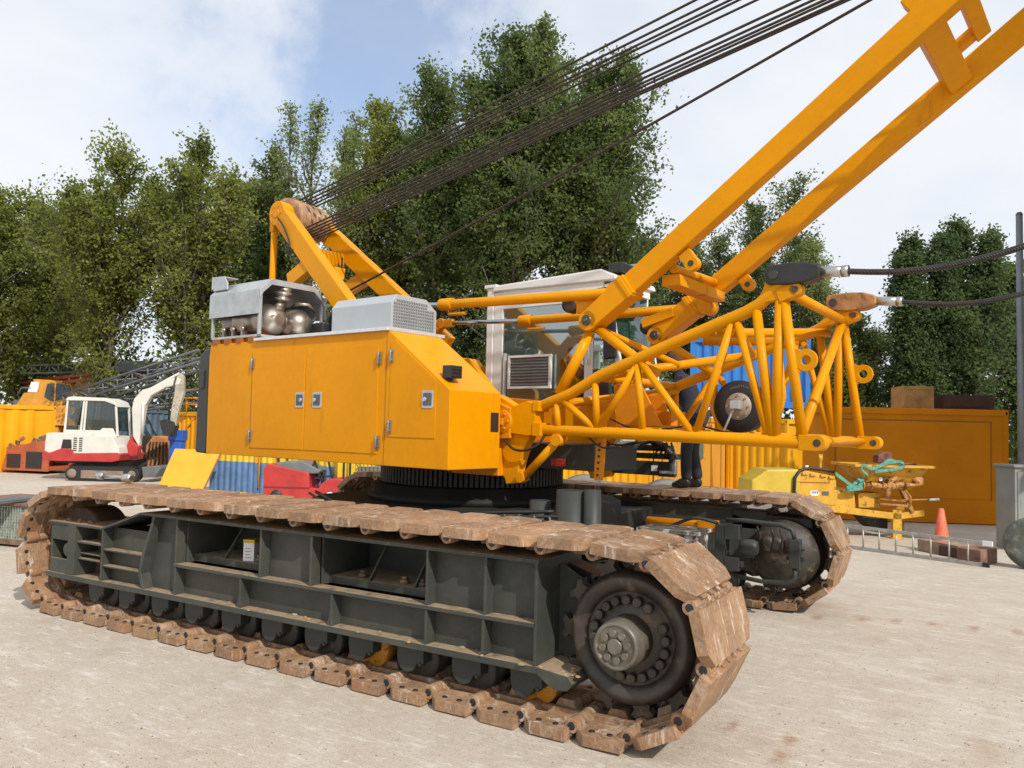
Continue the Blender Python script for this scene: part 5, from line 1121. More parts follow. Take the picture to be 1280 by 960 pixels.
for x0, x1, yb, y in ((1116, 1127, 692, 0), (1142, 1152, 685, .75)):
    a, b = pm1(x0, 636), pm1(x1, yb); m.box((a[0], y, 0.0), (b[0], y+.12, a[1])); m.box((a[0]-.03, y-.03, 0), (b[0]+.03, y+.15, .02))
a = pm1(1005, 640); m.box((a[0], .0, 0), (a[0]+.12, .12, a[1])); m.box((a[0], .85, 0), (a[0]+.12, .97, a[1]))
m.build('stand_frame', YRUST, t, bevel=.006)
m = MB(MM); a, b = pm1(1085, 608), pm1(1148, 580); cx_, cz_ = pm1(1115, 582)
X0, X1 = pm1(1068, 580)[0], pm1(1157, 580)[0]; zt = pm1(1068, 583)[1]; zb_ = pm1(1068, 612)[1]
T4 = [(X0, -.15), (X1, -.15), (X1, 1.0), (X0, 1.0)]; B4 = [(X0+.35, .15), (X1-.25, .15), (X1-.25, .75), (X0+.35, .75)]
A = [m._v((x, y, zt)) for x, y in T4]; B = [m._v((x, y, zb_)) for x, y in B4]; m.bm.faces.new(B)
for i in range(4): m.bm.faces.new((A[i], A[(i+1) % 4], B[(i+1) % 4], B[i]))
m.box((X0-.08, -.22, zt-.02), (X1+.08, -.13, zt+.03)); m.box((X0-.08, .99, zt-.02), (X1+.08, 1.05, zt+.03)); m.box((X0-.08, -.13, zt-.02), (X0, .99, zt+.03)); m.box((X1, -.13, zt-.02), (X1+.08, .99, zt+.03))
m.build('hopper', YRUST, t)
m = MB(MM); P3 = lambda x, y, yy: (pm1(x, y)[0], yy, pm1(x, y)[1])
m.path([P3(1072, 606, .0), P3(1095, 607, -.02), P3(1110, 609, -.02), P3(1122, 606, -.02), P3(1140, 606, -.02), P3(1152, 604, -.02)], [.045, .06, .08, .07, .04, .03], 12)
m.path([P3(1108, 622, -.05), P3(1108, 610, -.05), P3(1112, 600, -.05), P3(1120, 598, 0)], .06, 12)
for x in (1078, 1088, 1102, 1118, 1130): m.lathe(P3(x, 607, -.02), [(.085, -.015), (.085, .015)], (1, 0, .05), 16)
m.path([P3(1098, 603, -.06), P3(1104, 596, -.06), P3(1108, 598, -.06), P3(1112, 604, -.06)], .022, 8); m.tube(P3(1120, 625, -.06), P3(1170, 622, -.10), .018); m.tube(P3(1098, 630, -.06), P3(1135, 632, -.06), .03); m.tube(P3(1098, 624, -.06), P3(1130, 626, -.06), .02)
m.lathe(P3(1148, 600, .1), [(.05, 0), (.12, .01), (.13, .1), (.06, .14)], (0, -1, .2), 16); m.path([P3(1128, 612, -.1), P3(1134, 620, -.12), P3(1134, 632, -.12)], .02); m.beam(P3(1140, 640, .0), P3(1128, 612, .0), .05, .08); m.beam(P3(1150, 640, .5), P3(1135, 606, .4), .05, .08)
m.build('pump_pipework', mat('pump_rusty', (.50, .24, .06), .6, var=.35, vscale=7, rust=(.16, .05, .03), rust_amt=.22, rust_scale=9), t)
m = MB(MM); m.tube(P3(1158, 623, -.10), P3(1170, 622, -.10), .024); m.lathe(P3(1098, 599, -.08), [(.03, 0), (.04, .01), (.04, .02)], (0, -1, 0), 14); m.tube(P3(1013, 594, .2), P3(1013, 585, .2), .035); m.build('handle_tip', LABEL, t)
m = MB(MM); m.prism(pm((1100, 570), (1108, 566), (1118, 566), (1118, 574), (1112, 580), (1100, 580)), .25, 'y', .1); m.box((pm1(1130, 579)[0], .0, zt+.03), (pm1(1146, 579)[0], .3, zt+.07)); m.build('agitator_motor', mat('rust_red', (.17, .06, .045), .7, var=.4, vscale=10), t, bevel=.02)
m = MB(MM); m.prism(pm((1085, 648), (1118, 650), (1118, 662), (1107, 668), (1095, 660)), .5, 'y', .3); m.build('discharge_chute', DARK, t, bevel=.01)
m = MB(MM); m.path([P3(1000, 625, .0), P3(992, 618, -.04), P3(993, 600, -.04), P3(1000, 591, .0), P3(1015, 588, .1), P3(1035, 590, .1), P3(1045, 592, .1)], .035, 10); m.build('machine_hose', BLK, t)
m = MB(MM); m.lathe(P3(1030, 592, .2), [(.07, 0), (.05, .03), (.03, .05), (.03, .22), (.045, .24), (.045, .36)], (0, 0, 1), 12); m.build('filler_stack', YRUST, t)
# green lifting straps draped on the machine
def ribbon(pts, w, name, label):
    m = MB(MM); L_ = []; R_ = []
    for i, p in enumerate(pts):
        p = Vector(p); n_ = Vector((0, .25+.2*math.sin(i*1.7), 1)).normalized(); L_.append(m._v(p-n_*w/2)); R_.append(m._v(p+n_*w/2))
    for i in range(len(pts)-1): m.bm.faces.new((L_[i], L_[i+1], R_[i+1], R_[i]))
    o = m.build(name, STRAP, None); so = o.modifiers.new('t', 'SOLIDIFY'); so.thickness = .008; tag(o, label, 'strap'); return o
def smooth(P, n=6):
    P = [Vector(p) for p in P]; Q = []
    for i in range(len(P)-1):
        p0 = P[max(i-1, 0)]; p1 = P[i]; p2 = P[i+1]; p3 = P[min(i+2, len(P)-1)]
        for k in range(n):
            t_ = k/n; Q.append(.5*((2*p1)+(-p0+p2)*t_+(2*p0-5*p1+4*p2-p3)*t_*t_+(-p0+3*p1-3*p2+p3)*t_**3))
    return Q+[P[-1]]
ribbon(smooth([P3(1078, 594, -.25), P3(1070, 587, -.26), P3(1073, 582, -.26), P3(1082, 586, -.27), P3(1092, 583, -.27), P3(1104, 578, -.25), P3(1118, 577, -.27), P3(1122, 582, -.27), P3(1110, 586, -.27), P3(1096, 588, -.28), P3(1086, 589, -.27), P3(1096, 580, -.26), P3(1106, 575, -.24), P3(1120, 580, -.25)]), .06, 'lifting_strap', 'green webbing strap tangled over the hopper rim of the pump unit')
ribbon(smooth([P3(1044, 594, -.02), P3(1052, 600, -.05), P3(1060, 606, -.06), P3(1068, 610, -.07), P3(1076, 604, -.07), P3(1078, 600, -.06), P3(1070, 602, -.08), P3(1062, 609, -.09), P3(1056, 612, -.08), P3(1064, 612, -.09), P3(1076, 610, -.09)]), .085, 'lifting_strap', 'green webbing strap slung round the pump pipe, left of the hopper')

# ------------------------------------------------------------------ cone, ladder, timber, tyre, cabinet, pole
q = Vector(tuple(G(1177, 690))); t = thing('traffic_cone', (q.x, q.y, 0), 'faded orange traffic cone in front of the orange container', 'traffic cone')
m = MB(); m.lathe((q.x, q.y, .03), [(.20, 0), (.19, .02), (.155, .04), (.10, .40), (.045, .76), (.03, .77)], (0, 0, 1), 28); m.build('cone_body', CONE, t)
m = MB(Matrix.Translation(q) @ Matrix.Rotation(.4, 4, 'Z')); m.prism(rounded(-.23, -.23, .23, .23, .05), .03, 'z', 0); m.build('cone_base', CONE, t, bevel=.006)
a, b = Vector(tuple(G(1050, 684))), Vector(tuple(G(1231, 709))); d = (b-a).normalized(); 
t = thing('ladder', (a.x, a.y, 0), 'long aluminium ladder lying on its side across the ground at the right', 'ladder'); ALUL = mat('ladder_alu', (.42, .41, .38), .5, metal=.4, var=.2, vscale=8)
for z, nm in ((.035, 'rail'), (.42, 'rail')):
    m = MB(); m.beam(Vector((a.x, a.y, z)), Vector((b.x, b.y, z-(.0 if z < .1 else .03))), .025, .06); m.build(nm, ALUL, t, bevel=.004)
Ld = (b-a).length; nr = int(Ld/.30)
for i in range(nr):
    p = a+d*(.15+.30*i); m = MB(); m.tube((p.x, p.y, .05), (p.x, p.y, .40), .015, n=8); m.build('rung', ALUL, t)
m = MB(); m.beam(Vector((b.x, b.y, .035))-d*.03, Vector((b.x, b.y, .035))+d*.07, .04, .08); m.build('foot_pad', DARK, t)
m = MB(); m.beam(Vector((b.x, b.y, .39))-d*.03, Vector((b.x, b.y, .39))+d*.12, .04, .08); m.build('foot_pad', LABEL, t)
def timber(px0, py0, px1, py1, h, dp, rz, label, mt=WOOD):
    a, b = Vector(tuple(G(px0, py0))), Vector(tuple(G(px1, py1))); M_, L_ = face_frame(a, b); m = MB(M_); m.box((0, 0, 0), (L_, dp, h)); o = m.build('timber_block', mt, None, bevel=.012)
    tag(o, label, 'timber', 'timber blocks by the ladder')
timber(1226, 707, 1247, 704, .25, .40, 0, 'squared reddish timber block at the right end of the ladder')
timber(1173, 694, 1208, 700, .18, .25, 0, 'dark timber block in the shade right beside the traffic cone', BRN)
timber(1198, 698, 1224, 697, .22, .9, 0, 'pale-topped timber baulk lying between the two shorter blocks', mat('timber_pale', (.30, .22, .15), .85, var=.3, vscale=8, bump=.4))
q = Vector(tuple(G(1292, 712))); m = MB()
ax_ = (Vector((math.sin(YAW), math.cos(YAW), 0))*.75+Vector((math.cos(YAW), -math.sin(YAW), 0))*.65).normalized()
t = thing('loader_tyre', (q.x, q.y, 0), 'big dusty old tyre standing half out of the picture at the right edge', 'tyre')
m.lathe((q.x, q.y, .42), [(.22, -.12), (.30, -.15), (.40, -.12), (.425, -.06), (.425, .06), (.40, .12), (.30, .15), (.22, .12)], ax_, 40)
m.build('tyre', TYRE, t); m = MB(); m.lathe((q.x, q.y, .42), [(.05, -.02), (.22, -.09), (.225, .09), (.05, .05)], ax_, 30); m.build('rim', DARK, t)
q0 = G(1268, 642); D_ = 15.2; b = at_ground_D(1292, D_); M_ = Matrix.Translation(b) @ Matrix.Rotation(-YAW, 4, 'Z')
kk = D_/1000; m = MB(M_); w = 24*kk; t = thing('electric_cabinet', b, 'grey street-type electric cabinet at the right edge behind the tyre', 'cabinet')
zt = 2.11-(586-horizon(1280))*kk; m.box((-w, 0, 0), (w, .6, zt)); m.build('cabinet_body', CABG, t, bevel=.01); m = MB(M_); m.box((-w-.04, -.04, zt), (w+.04, .64, zt+.05)); m.build('cabinet_roof', CABG, t, bevel=.01)
m = MB(M_); m.box((-w+.05, -.015, .12), (w-.05, -.002, zt-.08)); m.box((-w+.10, -.02, .8), (-w+.13, -.014, 1.0)); m.build('cabinet_door', CABG, t, bevel=.004)
D_ = 16.5; b = at_ground_D(1277, D_); zt = 2.11-(266-horizon(1279))*D_/1000
t = thing('steel_pole', b, 'tall plain grey steel pole at the right edge of the yard', 'pole')
m = MB(); m.tube((b.x, b.y, 0), (b.x, b.y, zt), .075, .065, n=20); m.build('pole_shaft', POLEM, t); m = MB(); m.tube((b.x, b.y, zt), (b.x, b.y, zt+.05), .072, .04, n=20); m.build('pole_cap', WOOD, t); m = MB(); m.lathe((b.x, b.y, 0), [(.2, 0), (.2, .03), (.13, .05), (.12, .2)], (0, 0, 1), 16); m.build('pole_foot', POLEM, t)
# pipes lying behind the far track
for px, py, lab in ((735, 605, 'round grey concrete pipe end lying behind the far track, left one'), (840, 612, 'round grey concrete pipe end lying behind the far track, right one beside the boots')):
    D_ = 14.5 if px == 735 else 13.5; b = at_ground_D(px, D_); zt = 2.11-((596 if px == 735 else 602)-horizon(px))*D_/1000
    m = MB(); m.lathe((b.x, b.y, zt/2), [(zt/2*.8, -.4), (zt/2, -.4), (zt/2, .4), (zt/2*.8, .4)], (math.sin(YAW), math.cos(YAW), 0), 32); tag(m.build('concrete_pipe', PIPE, None), lab, 'pipe')
# clutter of small orange parts behind the far track
b0 = at_ground_D(785, 14.5); t = thing('parts_pallet', b0, 'pallet of small rusty yellow machine parts behind the far track', 'pallet')
m = MB(); R_ = Matrix.Translation(b0) @ Matrix.Rotation(-YAW, 4, 'Z'); m = MB(R_); m.box((-1.0, -.3, 0), (.5, .9, .14)); m.build('pallet_deck', WOOD, t)
for i in range(30):
    m = MB(R_); x, y, z = random.uniform(-.95, .4), random.uniform(-.25, .8), random.uniform(.2, 1.0); a = random.uniform(0, 6); l = random.uniform(.1, .3)
    if i % 3: m.tube((x, y, z), (x+l*math.cos(a), y+l*math.sin(a), z+random.uniform(-.1, .2)), random.uniform(.02, .06), n=8)
    else: m.box((x, y, .14), (x+.18, y+.18, z))
    m.build('machine_piece', YRUST, t)

# ------------------------------------------------------------------ PERSON on the far track, beside the cab
def person():
    base = Vector((-.578, 5.40, 1.362)); face = Vector((-.93, -.05, 0)).normalized(); side_ = Vector((-face.y, face.x, 0))
    def P(f, s, z): return base+face*f+side_*s+Vector((0, 0, z))
    V = [('pelvis', P(.02, 0, .95), .150), ('waist', P(.03, 0, 1.10), .140), ('chest', P(.09, 0, 1.30), .165), ('upch', P(.16, 0, 1.43), .14), ('neck', P(.21, 0, 1.53), .058), ('neck2', P(.235, 0, 1.585), .055),
         ('hipL', P(.0, -.10, .90), .105), ('kneeL', P(.04, -.10, .50), .070), ('ankL', P(-.04, -.10, .10), .052), ('hipR', P(.0, .10, .90), .105), ('kneeR', P(.07, .11, .50), .070), ('ankR', P(.06, .11, .10), .052),
         ('shL', P(.15, -.18, 1.42), .075), ('elL', P(.24, -.24, 1.15), .052), ('wrL', P(.44, -.20, 1.10), .038), ('shR', P(.15, .18, 1.42), .075), ('elR', P(.28, .24, 1.18), .052), ('wrR', P(.50, .18, 1.18), .038)]
    E = [('pelvis', 'waist'), ('waist', 'chest'), ('chest', 'upch'), ('upch', 'neck'), ('neck', 'neck2'), ('pelvis', 'hipL'), ('hipL', 'kneeL'), ('kneeL', 'ankL'), ('pelvis', 'hipR'), ('hipR', 'kneeR'), ('kneeR', 'ankR'),
         ('upch', 'shL'), ('shL', 'elL'), ('elL', 'wrL'), ('upch', 'shR'), ('shR', 'elR'), ('elR', 'wrR')]
    root = thing('person', base, 'person in dark jacket and trousers standing on the far track beside the cab', 'person')
    def skin(name, verts, edges, mt, parent, root_v, lv=2):
        idx = {n: i for i, (n, _, _) in enumerate(verts)}; me = bpy.data.meshes.new(name); me.from_pydata([tuple(p-base) for _, p, _ in verts], [(idx[a], idx[b]) for a, b in edges], [])
        o = link_mesh(name, me, parent, base); sk = o.modifiers.new('skin', 'SKIN'); sk.use_smooth_shade = True
        lay = me.skin_vertices[0].data if me.skin_vertices else None
        if lay is None:
            bm = bmesh.new(); bm.from_mesh(me); bm.verts.layers.skin.verify(); bm.to_mesh(me); bm.free(); lay = me.skin_vertices[0].data
        for i, (n, _, r) in enumerate(verts): lay[i].radius = (r, r); lay[i].use_root = (n == root_v)
        s_ = o.modifiers.new('sub', 'SUBSURF'); s_.levels = lv; s_.render_levels = lv; me.materials.append(mt); return o
    body = skin('body', V, E, CLOTH, root, 'pelvis')
    # trousers over the legs, slightly wider
    TV = [('pelvis', P(.02, 0, .97), .158), ('hipL', P(.0, -.10, .88), .118), ('kneeL', P(.04, -.10, .50), .083), ('ankL', P(-.04, -.10, .10), .078), ('hipR', P(.0, .10, .88), .118), ('kneeR', P(.07, .11, .50), .083), ('ankR', P(.06, .11, .10), .078)]
    skin('trousers', TV, [('pelvis', 'hipL'), ('hipL', 'kneeL'), ('kneeL', 'ankL'), ('pelvis', 'hipR'), ('hipR', 'kneeR'), ('kneeR', 'ankR')], CLOTHP, body, 'pelvis')
    for s_, f0, nm in ((-.10, -.04, 'L'), (.11, .06, 'R')):
        BV = [('heel', P(f0-.06, s_, .055), .052), ('mid', P(f0+.04, s_, .062), .055), ('ball', P(f0+.14, s_, .045), .047), ('toe', P(f0+.20, s_, .042), .035), ('shaft', P(f0-.02, s_, .15), .055)]
        skin('boot', BV, [('heel', 'mid'), ('mid', 'ball'), ('ball', 'toe'), ('mid', 'shaft')], SHOEB, body, 'mid')
    # head with face, ears and hair
    hc = P(.275, 0, 1.69); m = MB(); m.ball(hc, .1, (1.02, .80, 1.22), 20, 14); m.ball(hc+face*.06+Vector((0, 0, -.07)), .05, (1, .9, .9)); m.ball(hc+face*.105+Vector((0, 0, -.015)), .017, (1, .8, 1.5)); m.tube(P(.22, 0, 1.55), hc-Vector((0, 0, .05)), .052, .055)
    for s_ in (-1, 1): m.ball(hc+side_*s_*.082+Vector((0, 0, -.01)), .026, (.8, .4, 1.2)); m.ball(hc+face*.088+side_*s_*.035+Vector((0, 0, .008)), .013)
    m.ball(hc+face*.093+Vector((0, 0, -.062)), .014, (.6, 1.8, .4)); hd = m.build('head', SKIN, body)
    m = MB(); m.ball(hc-face*.018+Vector((0, 0, .03)), .112, (1.0, .82, 1.05), 20, 12); m.build('hair', HAIR, hd)
    # hands
    for s_, w, e in ((-1, P(.44, -.20, 1.10), P(.24, -.24, 1.15)), (1, P(.50, .18, 1.18), P(.28, .24, 1.18))):
        d = (w-e).normalized(); sd = d.cross(Vector((0, 0, 1))).normalized(); HV = [('w', w-d*.02, .03), ('palm', w+d*.06, .038)]; HE = [('w', 'palm')]
        for i, (o_, l) in enumerate(((-.03, .075), (-.010, .088), (.010, .082), (.03, .066))):
            HV += [(f'k{i}', w+d*.09+sd*o_, .012), (f'm{i}', w+d*(.09+l*.5)+sd*o_-Vector((0, 0, .012)), .010), (f't{i}', w+d*(.09+l*.9)+sd*o_-Vector((0, 0, .035)), .008)]; HE += [('palm', f'k{i}'), (f'k{i}', f'm{i}'), (f'm{i}', f't{i}')]
        HV += [('th', w+d*.05-sd*s_*.045-Vector((0, 0, .01)), .012), ('tt', w+d*.085-sd*s_*.06-Vector((0, 0, .02)), .010)]; HE += [('w', 'th'), ('th', 'tt')]
        skin('hand', HV, HE, SKIN, body, 'w', 1)
person()
# ------------------------------------------------------------------ TREES
def make_tree(base, H, W, kind, label, name='broadleaf_tree', seed=0, lean=0., nb=None, leaf=.17, dens=1.0, start=.12, asc=(18, 55), group='trees behind the yard', shape='ovoid', gap=.0):
    rng = np.random.default_rng(seed); t = thing(name, (base[0], base[1], 0), label, 'tree', group)
    B0 = np.array([base[0], base[1], 0.]); nb = nb or int(46+H*2.2)
    m = MB(); top = np.array([rng.normal(0, .25)+lean, rng.normal(0, .25), H*.93])
    tr = [B0+np.array([0, 0, -.1])]+[B0+top*f+np.array([math.sin(f*5+seed)*.18, math.cos(f*4+seed)*.18, 0])*(f < .95) for f in (.12, .3, .5, .7, .85, 1.)]
    m.path(tr, [.028*H*.62, .02*H*.6, .016*H*.6, .012*H*.55, .008*H*.5, .005*H*.4, .02], 10)
    pts = []; wts = []
    def at(P_, f):
        x = f*(len(P_)-1); i = min(int(x), len(P_)-2); u = x-i; return P_[i]*(1-u)+P_[i+1]*u
    # leaders: several upright stems leaving the trunk, each topping out at its own height
    leaders = [(tr, H, 1.0)]
    nl = 2 if shape == 'poplar' else 4+int(W > 5)
    for q in range(nl):
        f0 = rng.uniform(.18, .5); p = at(tr, f0); a_ = 6.283*(q+rng.random()*.7)/nl; rr = W*.5*rng.uniform(.35, .62)
        hh = H*rng.uniform(.68, .97); e_ = np.array([B0[0]+math.cos(a_)*rr, B0[1]+math.sin(a_)*rr, hh]); mid = p*.55+e_*.45+np.array([math.cos(a_)*rr*.28, math.sin(a_)*rr*.28, -.04*H])
        P_ = [p, p*.6+mid*.4+rng.normal(0, .1, 3), mid+rng.normal(0, .15, 3), mid*.5+e_*.5+rng.normal(0, .18, 3), e_]
        r0 = .0075*H; m.path(P_, [r0, r0*.8, r0*.6, r0*.4, .012], 6); leaders.append((P_, hh, .72))
    for li, (LP, hh, sc_) in enumerate(leaders):
        nbr = int((nb*.42 if li == 0 else nb*.25)); f_lo = start if li == 0 else .22
        for i in range(nbr):
            f = f_lo+(1-f_lo)*(i+rng.random())/nbr; f = min(f, .985); p = at(LP, f); az = i*2.39996+rng.normal(0, .5); g = (f-f_lo)/(1-f_lo)
            env = ((1-g)**.6*.9+.14) if shape == 'poplar' else (math.sin(math.pi*min(1, .25+.75*g))**.6*.92+.08)
            if p[2] < .25*H: env *= .7+1.1*p[2]/H
            L_ = W*.42*sc_*env*rng.choice([.5, .75, 1., 1.25])*rng.uniform(.85, 1.15)+.3
            el = rad(min(80, asc[0]+(asc[1]-asc[0])*g+rng.normal(0, 12))); q = p.copy(); P_ = [q.copy()]; d = np.array([math.cos(az)*math.cos(el), math.sin(az)*math.cos(el), math.sin(el)]); n = 5
            for k in range(n):
                d = d+np.array([rng.normal(0, .16), rng.normal(0, .16), .10]); d /= np.linalg.norm(d); q = q+d*L_/n; P_.append(q.copy())
            r0 = .0032*H*(1-.5*g)+.012; m.path(P_, [r0*(1-.8*k/n)+.006 for k in range(n+1)], 5)
            pts.append(P_[-1]); wts.append(.16)
            for k in range(1, n+1):
                for s_ in range(2 if k == 1 else 3):
                    if rng.random() < gap: continue
                    a2 = rng.uniform(0, 6.28); e2 = rng.uniform(-.35, 1.1); l2 = L_*.30*rng.uniform(.4, 1.1)+.18; dd = np.array([math.cos(a2)*math.cos(e2), math.sin(a2)*math.cos(e2), math.sin(e2)]); e_ = P_[k]+dd*l2
                    m.path([P_[k], (P_[k]+e_)/2+rng.normal(0, .04, 3), e_], [.014, .010, .005], 4)
                    for u in (.35, .7, 1.0): pts.append(P_[k]+dd*l2*u); wts.append(.13+.10*l2)
    m.build('trunk', BARK, t)
    pts = np.array(pts); wts = np.array(wts); per = max(3, int(7.2*dens)); N = len(pts)*per
    cen = np.repeat(pts, per, 0)+rng.normal(0, 1, (N, 3))*np.repeat(wts, per)[:, None]*np.array([1, 1, .85]); cen = cen[cen[:, 2] > .25]; N = len(cen)
    nrm = rng.normal(0, 1, (N, 3)); nrm[:, 2] = np.abs(nrm[:, 2])*.9+.15; nrm /= np.linalg.norm(nrm, axis=1)[:, None]
    a = np.cross(nrm, rng.normal(0, 1, (N, 3))); a /= np.linalg.norm(a, axis=1)[:, None]; b = np.cross(nrm, a); s_ = (leaf*rng.uniform(.6, 1.25, N))[:, None]
    v = np.stack([cen-a*s_*.5, cen-b*s_*.36+nrm*s_*.06, cen+a*s_*.55, cen+b*s_*.36+nrm*s_*.06], 1).reshape(-1, 3)-B0
    me = bpy.data.meshes.new('crown'); me.vertices.add(N*4); me.vertices.foreach_set('co', v.ravel().astype(np.float32)); me.loops.add(N*4); me.loops.foreach_set('vertex_index', np.arange(N*4, dtype=np.int32))
    me.polygons.add(N); me.polygons.foreach_set('loop_start', np.arange(0, N*4, 4, dtype=np.int32)); me.update(calc_edges=True); me.materials.append(LEAF[kind])
    link_mesh('crown', me, t, B0); return N
NL = 0
def tree_at(px, D, ytop, wpx, kind, label, **kw):
    b = at_ground_D(px, D); H = 2.11+(horizon(px)-ytop)*D/1000; return make_tree(b, H, wpx*D/1000, kind, label, **kw)
TR = [
 (20, 42, 238, 202, 'olive', 'broad yellowish-green tree at the far left edge behind the orange crane cab', dict(seed=1, dens=1.1)),
 (-60, 40, 250, 202, 'olive', 'yellow-green tree cut by the left picture edge', dict(seed=21)),
 (75, 47, 255, 148, 'poplar', 'green tree filling the gap left of the tall rounded tree', dict(seed=2)),
 (140, 38, 182, 182, 'olive', 'rounded yellow-green tree above the white digger', dict(seed=3, dens=1.05, asc=(35, 68))),
 (235, 37, 158, 202, 'olive', 'tall open tree with dark limbs showing, left of the silencer box', dict(seed=4, dens=.9, gap=.15, asc=(35, 65))),
 (300, 46, 215, 148, 'poplar', 'green tree just left of the rope sheaves', dict(seed=5)),
 (333, 43, 165, 130, 'poplar', 'green tree showing between the tall open tree and the airy poplar', dict(seed=25, dens=.8, gap=.1, asc=(35, 68))),
 (372, 38, 98, 148, 'light', 'thin airy poplar with sparse top above the rope sheaves', dict(seed=6, dens=.5, shape='poplar', leaf=.15, gap=.2, asc=(45, 75))),
 (432, 44, 120, 121, 'light', 'second sparse poplar between the airy one and the big one', dict(seed=7, dens=.65, shape='poplar', leaf=.16, gap=.15, asc=(45, 75))),
 (475, 40, 100, 148, 'olive', 'medium yellowish poplar tight against the left of the biggest tree', dict(seed=8, dens=.9, asc=(40, 70))),
 (545, 38, 75, 175, 'poplar', 'left leader of the big central poplar group', dict(seed=9, dens=1.1, asc=(35, 70))),
 (640, 35, 14, 256, 'poplar', 'tallest big poplar in the middle, behind the crane ropes', dict(seed=10, dens=1.2, asc=(30, 68), nb=140)),
 (730, 36, 62, 249, 'poplar', 'right leader of the big poplar group, beside the open sky', dict(seed=11, dens=1.2, asc=(28, 65), nb=125)),
 (585, 44, 190, 229, 'dark', 'dark green tree filling in behind the crane gantry', dict(seed=12)),
 (790, 50, 300, 121, 'dark', 'dark tree behind the cab roof', dict(seed=13)),
 (855, 52, 290, 108, 'poplar', 'small green tree between the mast legs', dict(seed=14, dens=.8)),
 (950, 48, 246, 202, 'poplar', 'green tree rising behind the mast and lattice', dict(seed=15, dens=.9, asc=(35, 65))),
 (1020, 44, 300, 121, 'light', 'pale sparse tree at the end of the lattice, under the black rope socket', dict(seed=16, dens=.6, leaf=.15, gap=.15, asc=(40, 70))),
 (1065, 40, 400, 108, 'light', 'short pale tree behind the orange rope socket', dict(seed=17, dens=.8)),
 (1140, 38, 294, 121, 'dark', 'dark narrow tree, left of the twin pair at the right', dict(seed=18, dens=1.3, shape='poplar', nb=120, asc=(30, 68))),
 (1203, 38, 271, 141, 'dark', 'dark tree with the highest top at the right, crossed by the pendant rope', dict(seed=19, dens=1.3, shape='poplar', nb=120, asc=(30, 68))),
 (1268, 40, 322, 121, 'poplar', 'green tree behind the steel pole', dict(seed=20)),
 (1330, 40, 300, 148, 'poplar', 'tree cut by the right picture edge', dict(seed=22)),
]
for px, D, yt, w, kd, lab, kw in TR: NL += tree_at(px, D, yt, w, kd, lab, **kw)
# unseen trees added outside the picture on the right to shade the orange container
make_tree((8.9, 13.9), 11.5, 7.2, 'dark', 'unseen dense tree added outside the picture on the right to shade the orange container', seed=30, nb=90, dens=1.6, leaf=.3, name='broadleaf_tree')
make_tree((7.1, 13.2), 12.6, 5.0, 'dark', 'unseen dense tree added outside the picture, nearest the camera, to shade the orange container', start=.45, seed=33, nb=90, dens=1.6, leaf=.3, name='broadleaf_tree')
make_tree((11.0, 16.7), 12.5, 8.2, 'dark', 'second unseen dense tree added outside the picture, farther right, to shade the orange container', seed=31, nb=90, dens=1.6, leaf=.3, name='broadleaf_tree')
# hedge of bushes closing the yard behind the containers
def hedge():
    rng = np.random.default_rng(99); C_ = []
    for px in range(-150, 1420, 9):
        D = 50+6*math.sin(px*.05); b = at_ground_D(px, D); h = rng.uniform(3.2, 6.5)
        n = int(120*h/4); C_.append(np.array([b.x, b.y, 0])+np.stack([rng.normal(0, .8, n), rng.normal(0, .9, n), rng.uniform(0, h, n)**1.0], 1))
    cen = np.concatenate(C_); N = len(cen); nrm = rng.normal(0, 1, (N, 3)); nrm[:, 2] = abs(nrm[:, 2]); nrm /= np.linalg.norm(nrm, axis=1)[:, None]; a = np.cross(nrm, rng.normal(0, 1, (N, 3))); a /= np.linalg.norm(a, axis=1)[:, None]; b = np.cross(nrm, a); s_ = rng.uniform(.25, .45, N)[:, None]
    v = np.stack([cen-a*s_*.5, cen-b*s_*.4, cen+a*s_*.5, cen+b*s_*.4], 1).reshape(-1, 3)
    me = bpy.data.meshes.new('undergrowth'); me.vertices.add(N*4); me.vertices.foreach_set('co', v.ravel().astype(np.float32)); me.loops.add(N*4); me.loops.foreach_set('vertex_index', np.arange(N*4, dtype=np.int32))
    me.polygons.add(N); me.polygons.foreach_set('loop_start', np.arange(0, N*4, 4, dtype=np.int32)); me.update(calc_edges=True); me.materials.append(LEAF['dark'])
    o = link_mesh('undergrowth', me); tag(o, 'dark leafy undergrowth closing the yard beneath the trees', 'undergrowth', kind='stuff'); return N
NL += hedge(); print('leaves', NL)

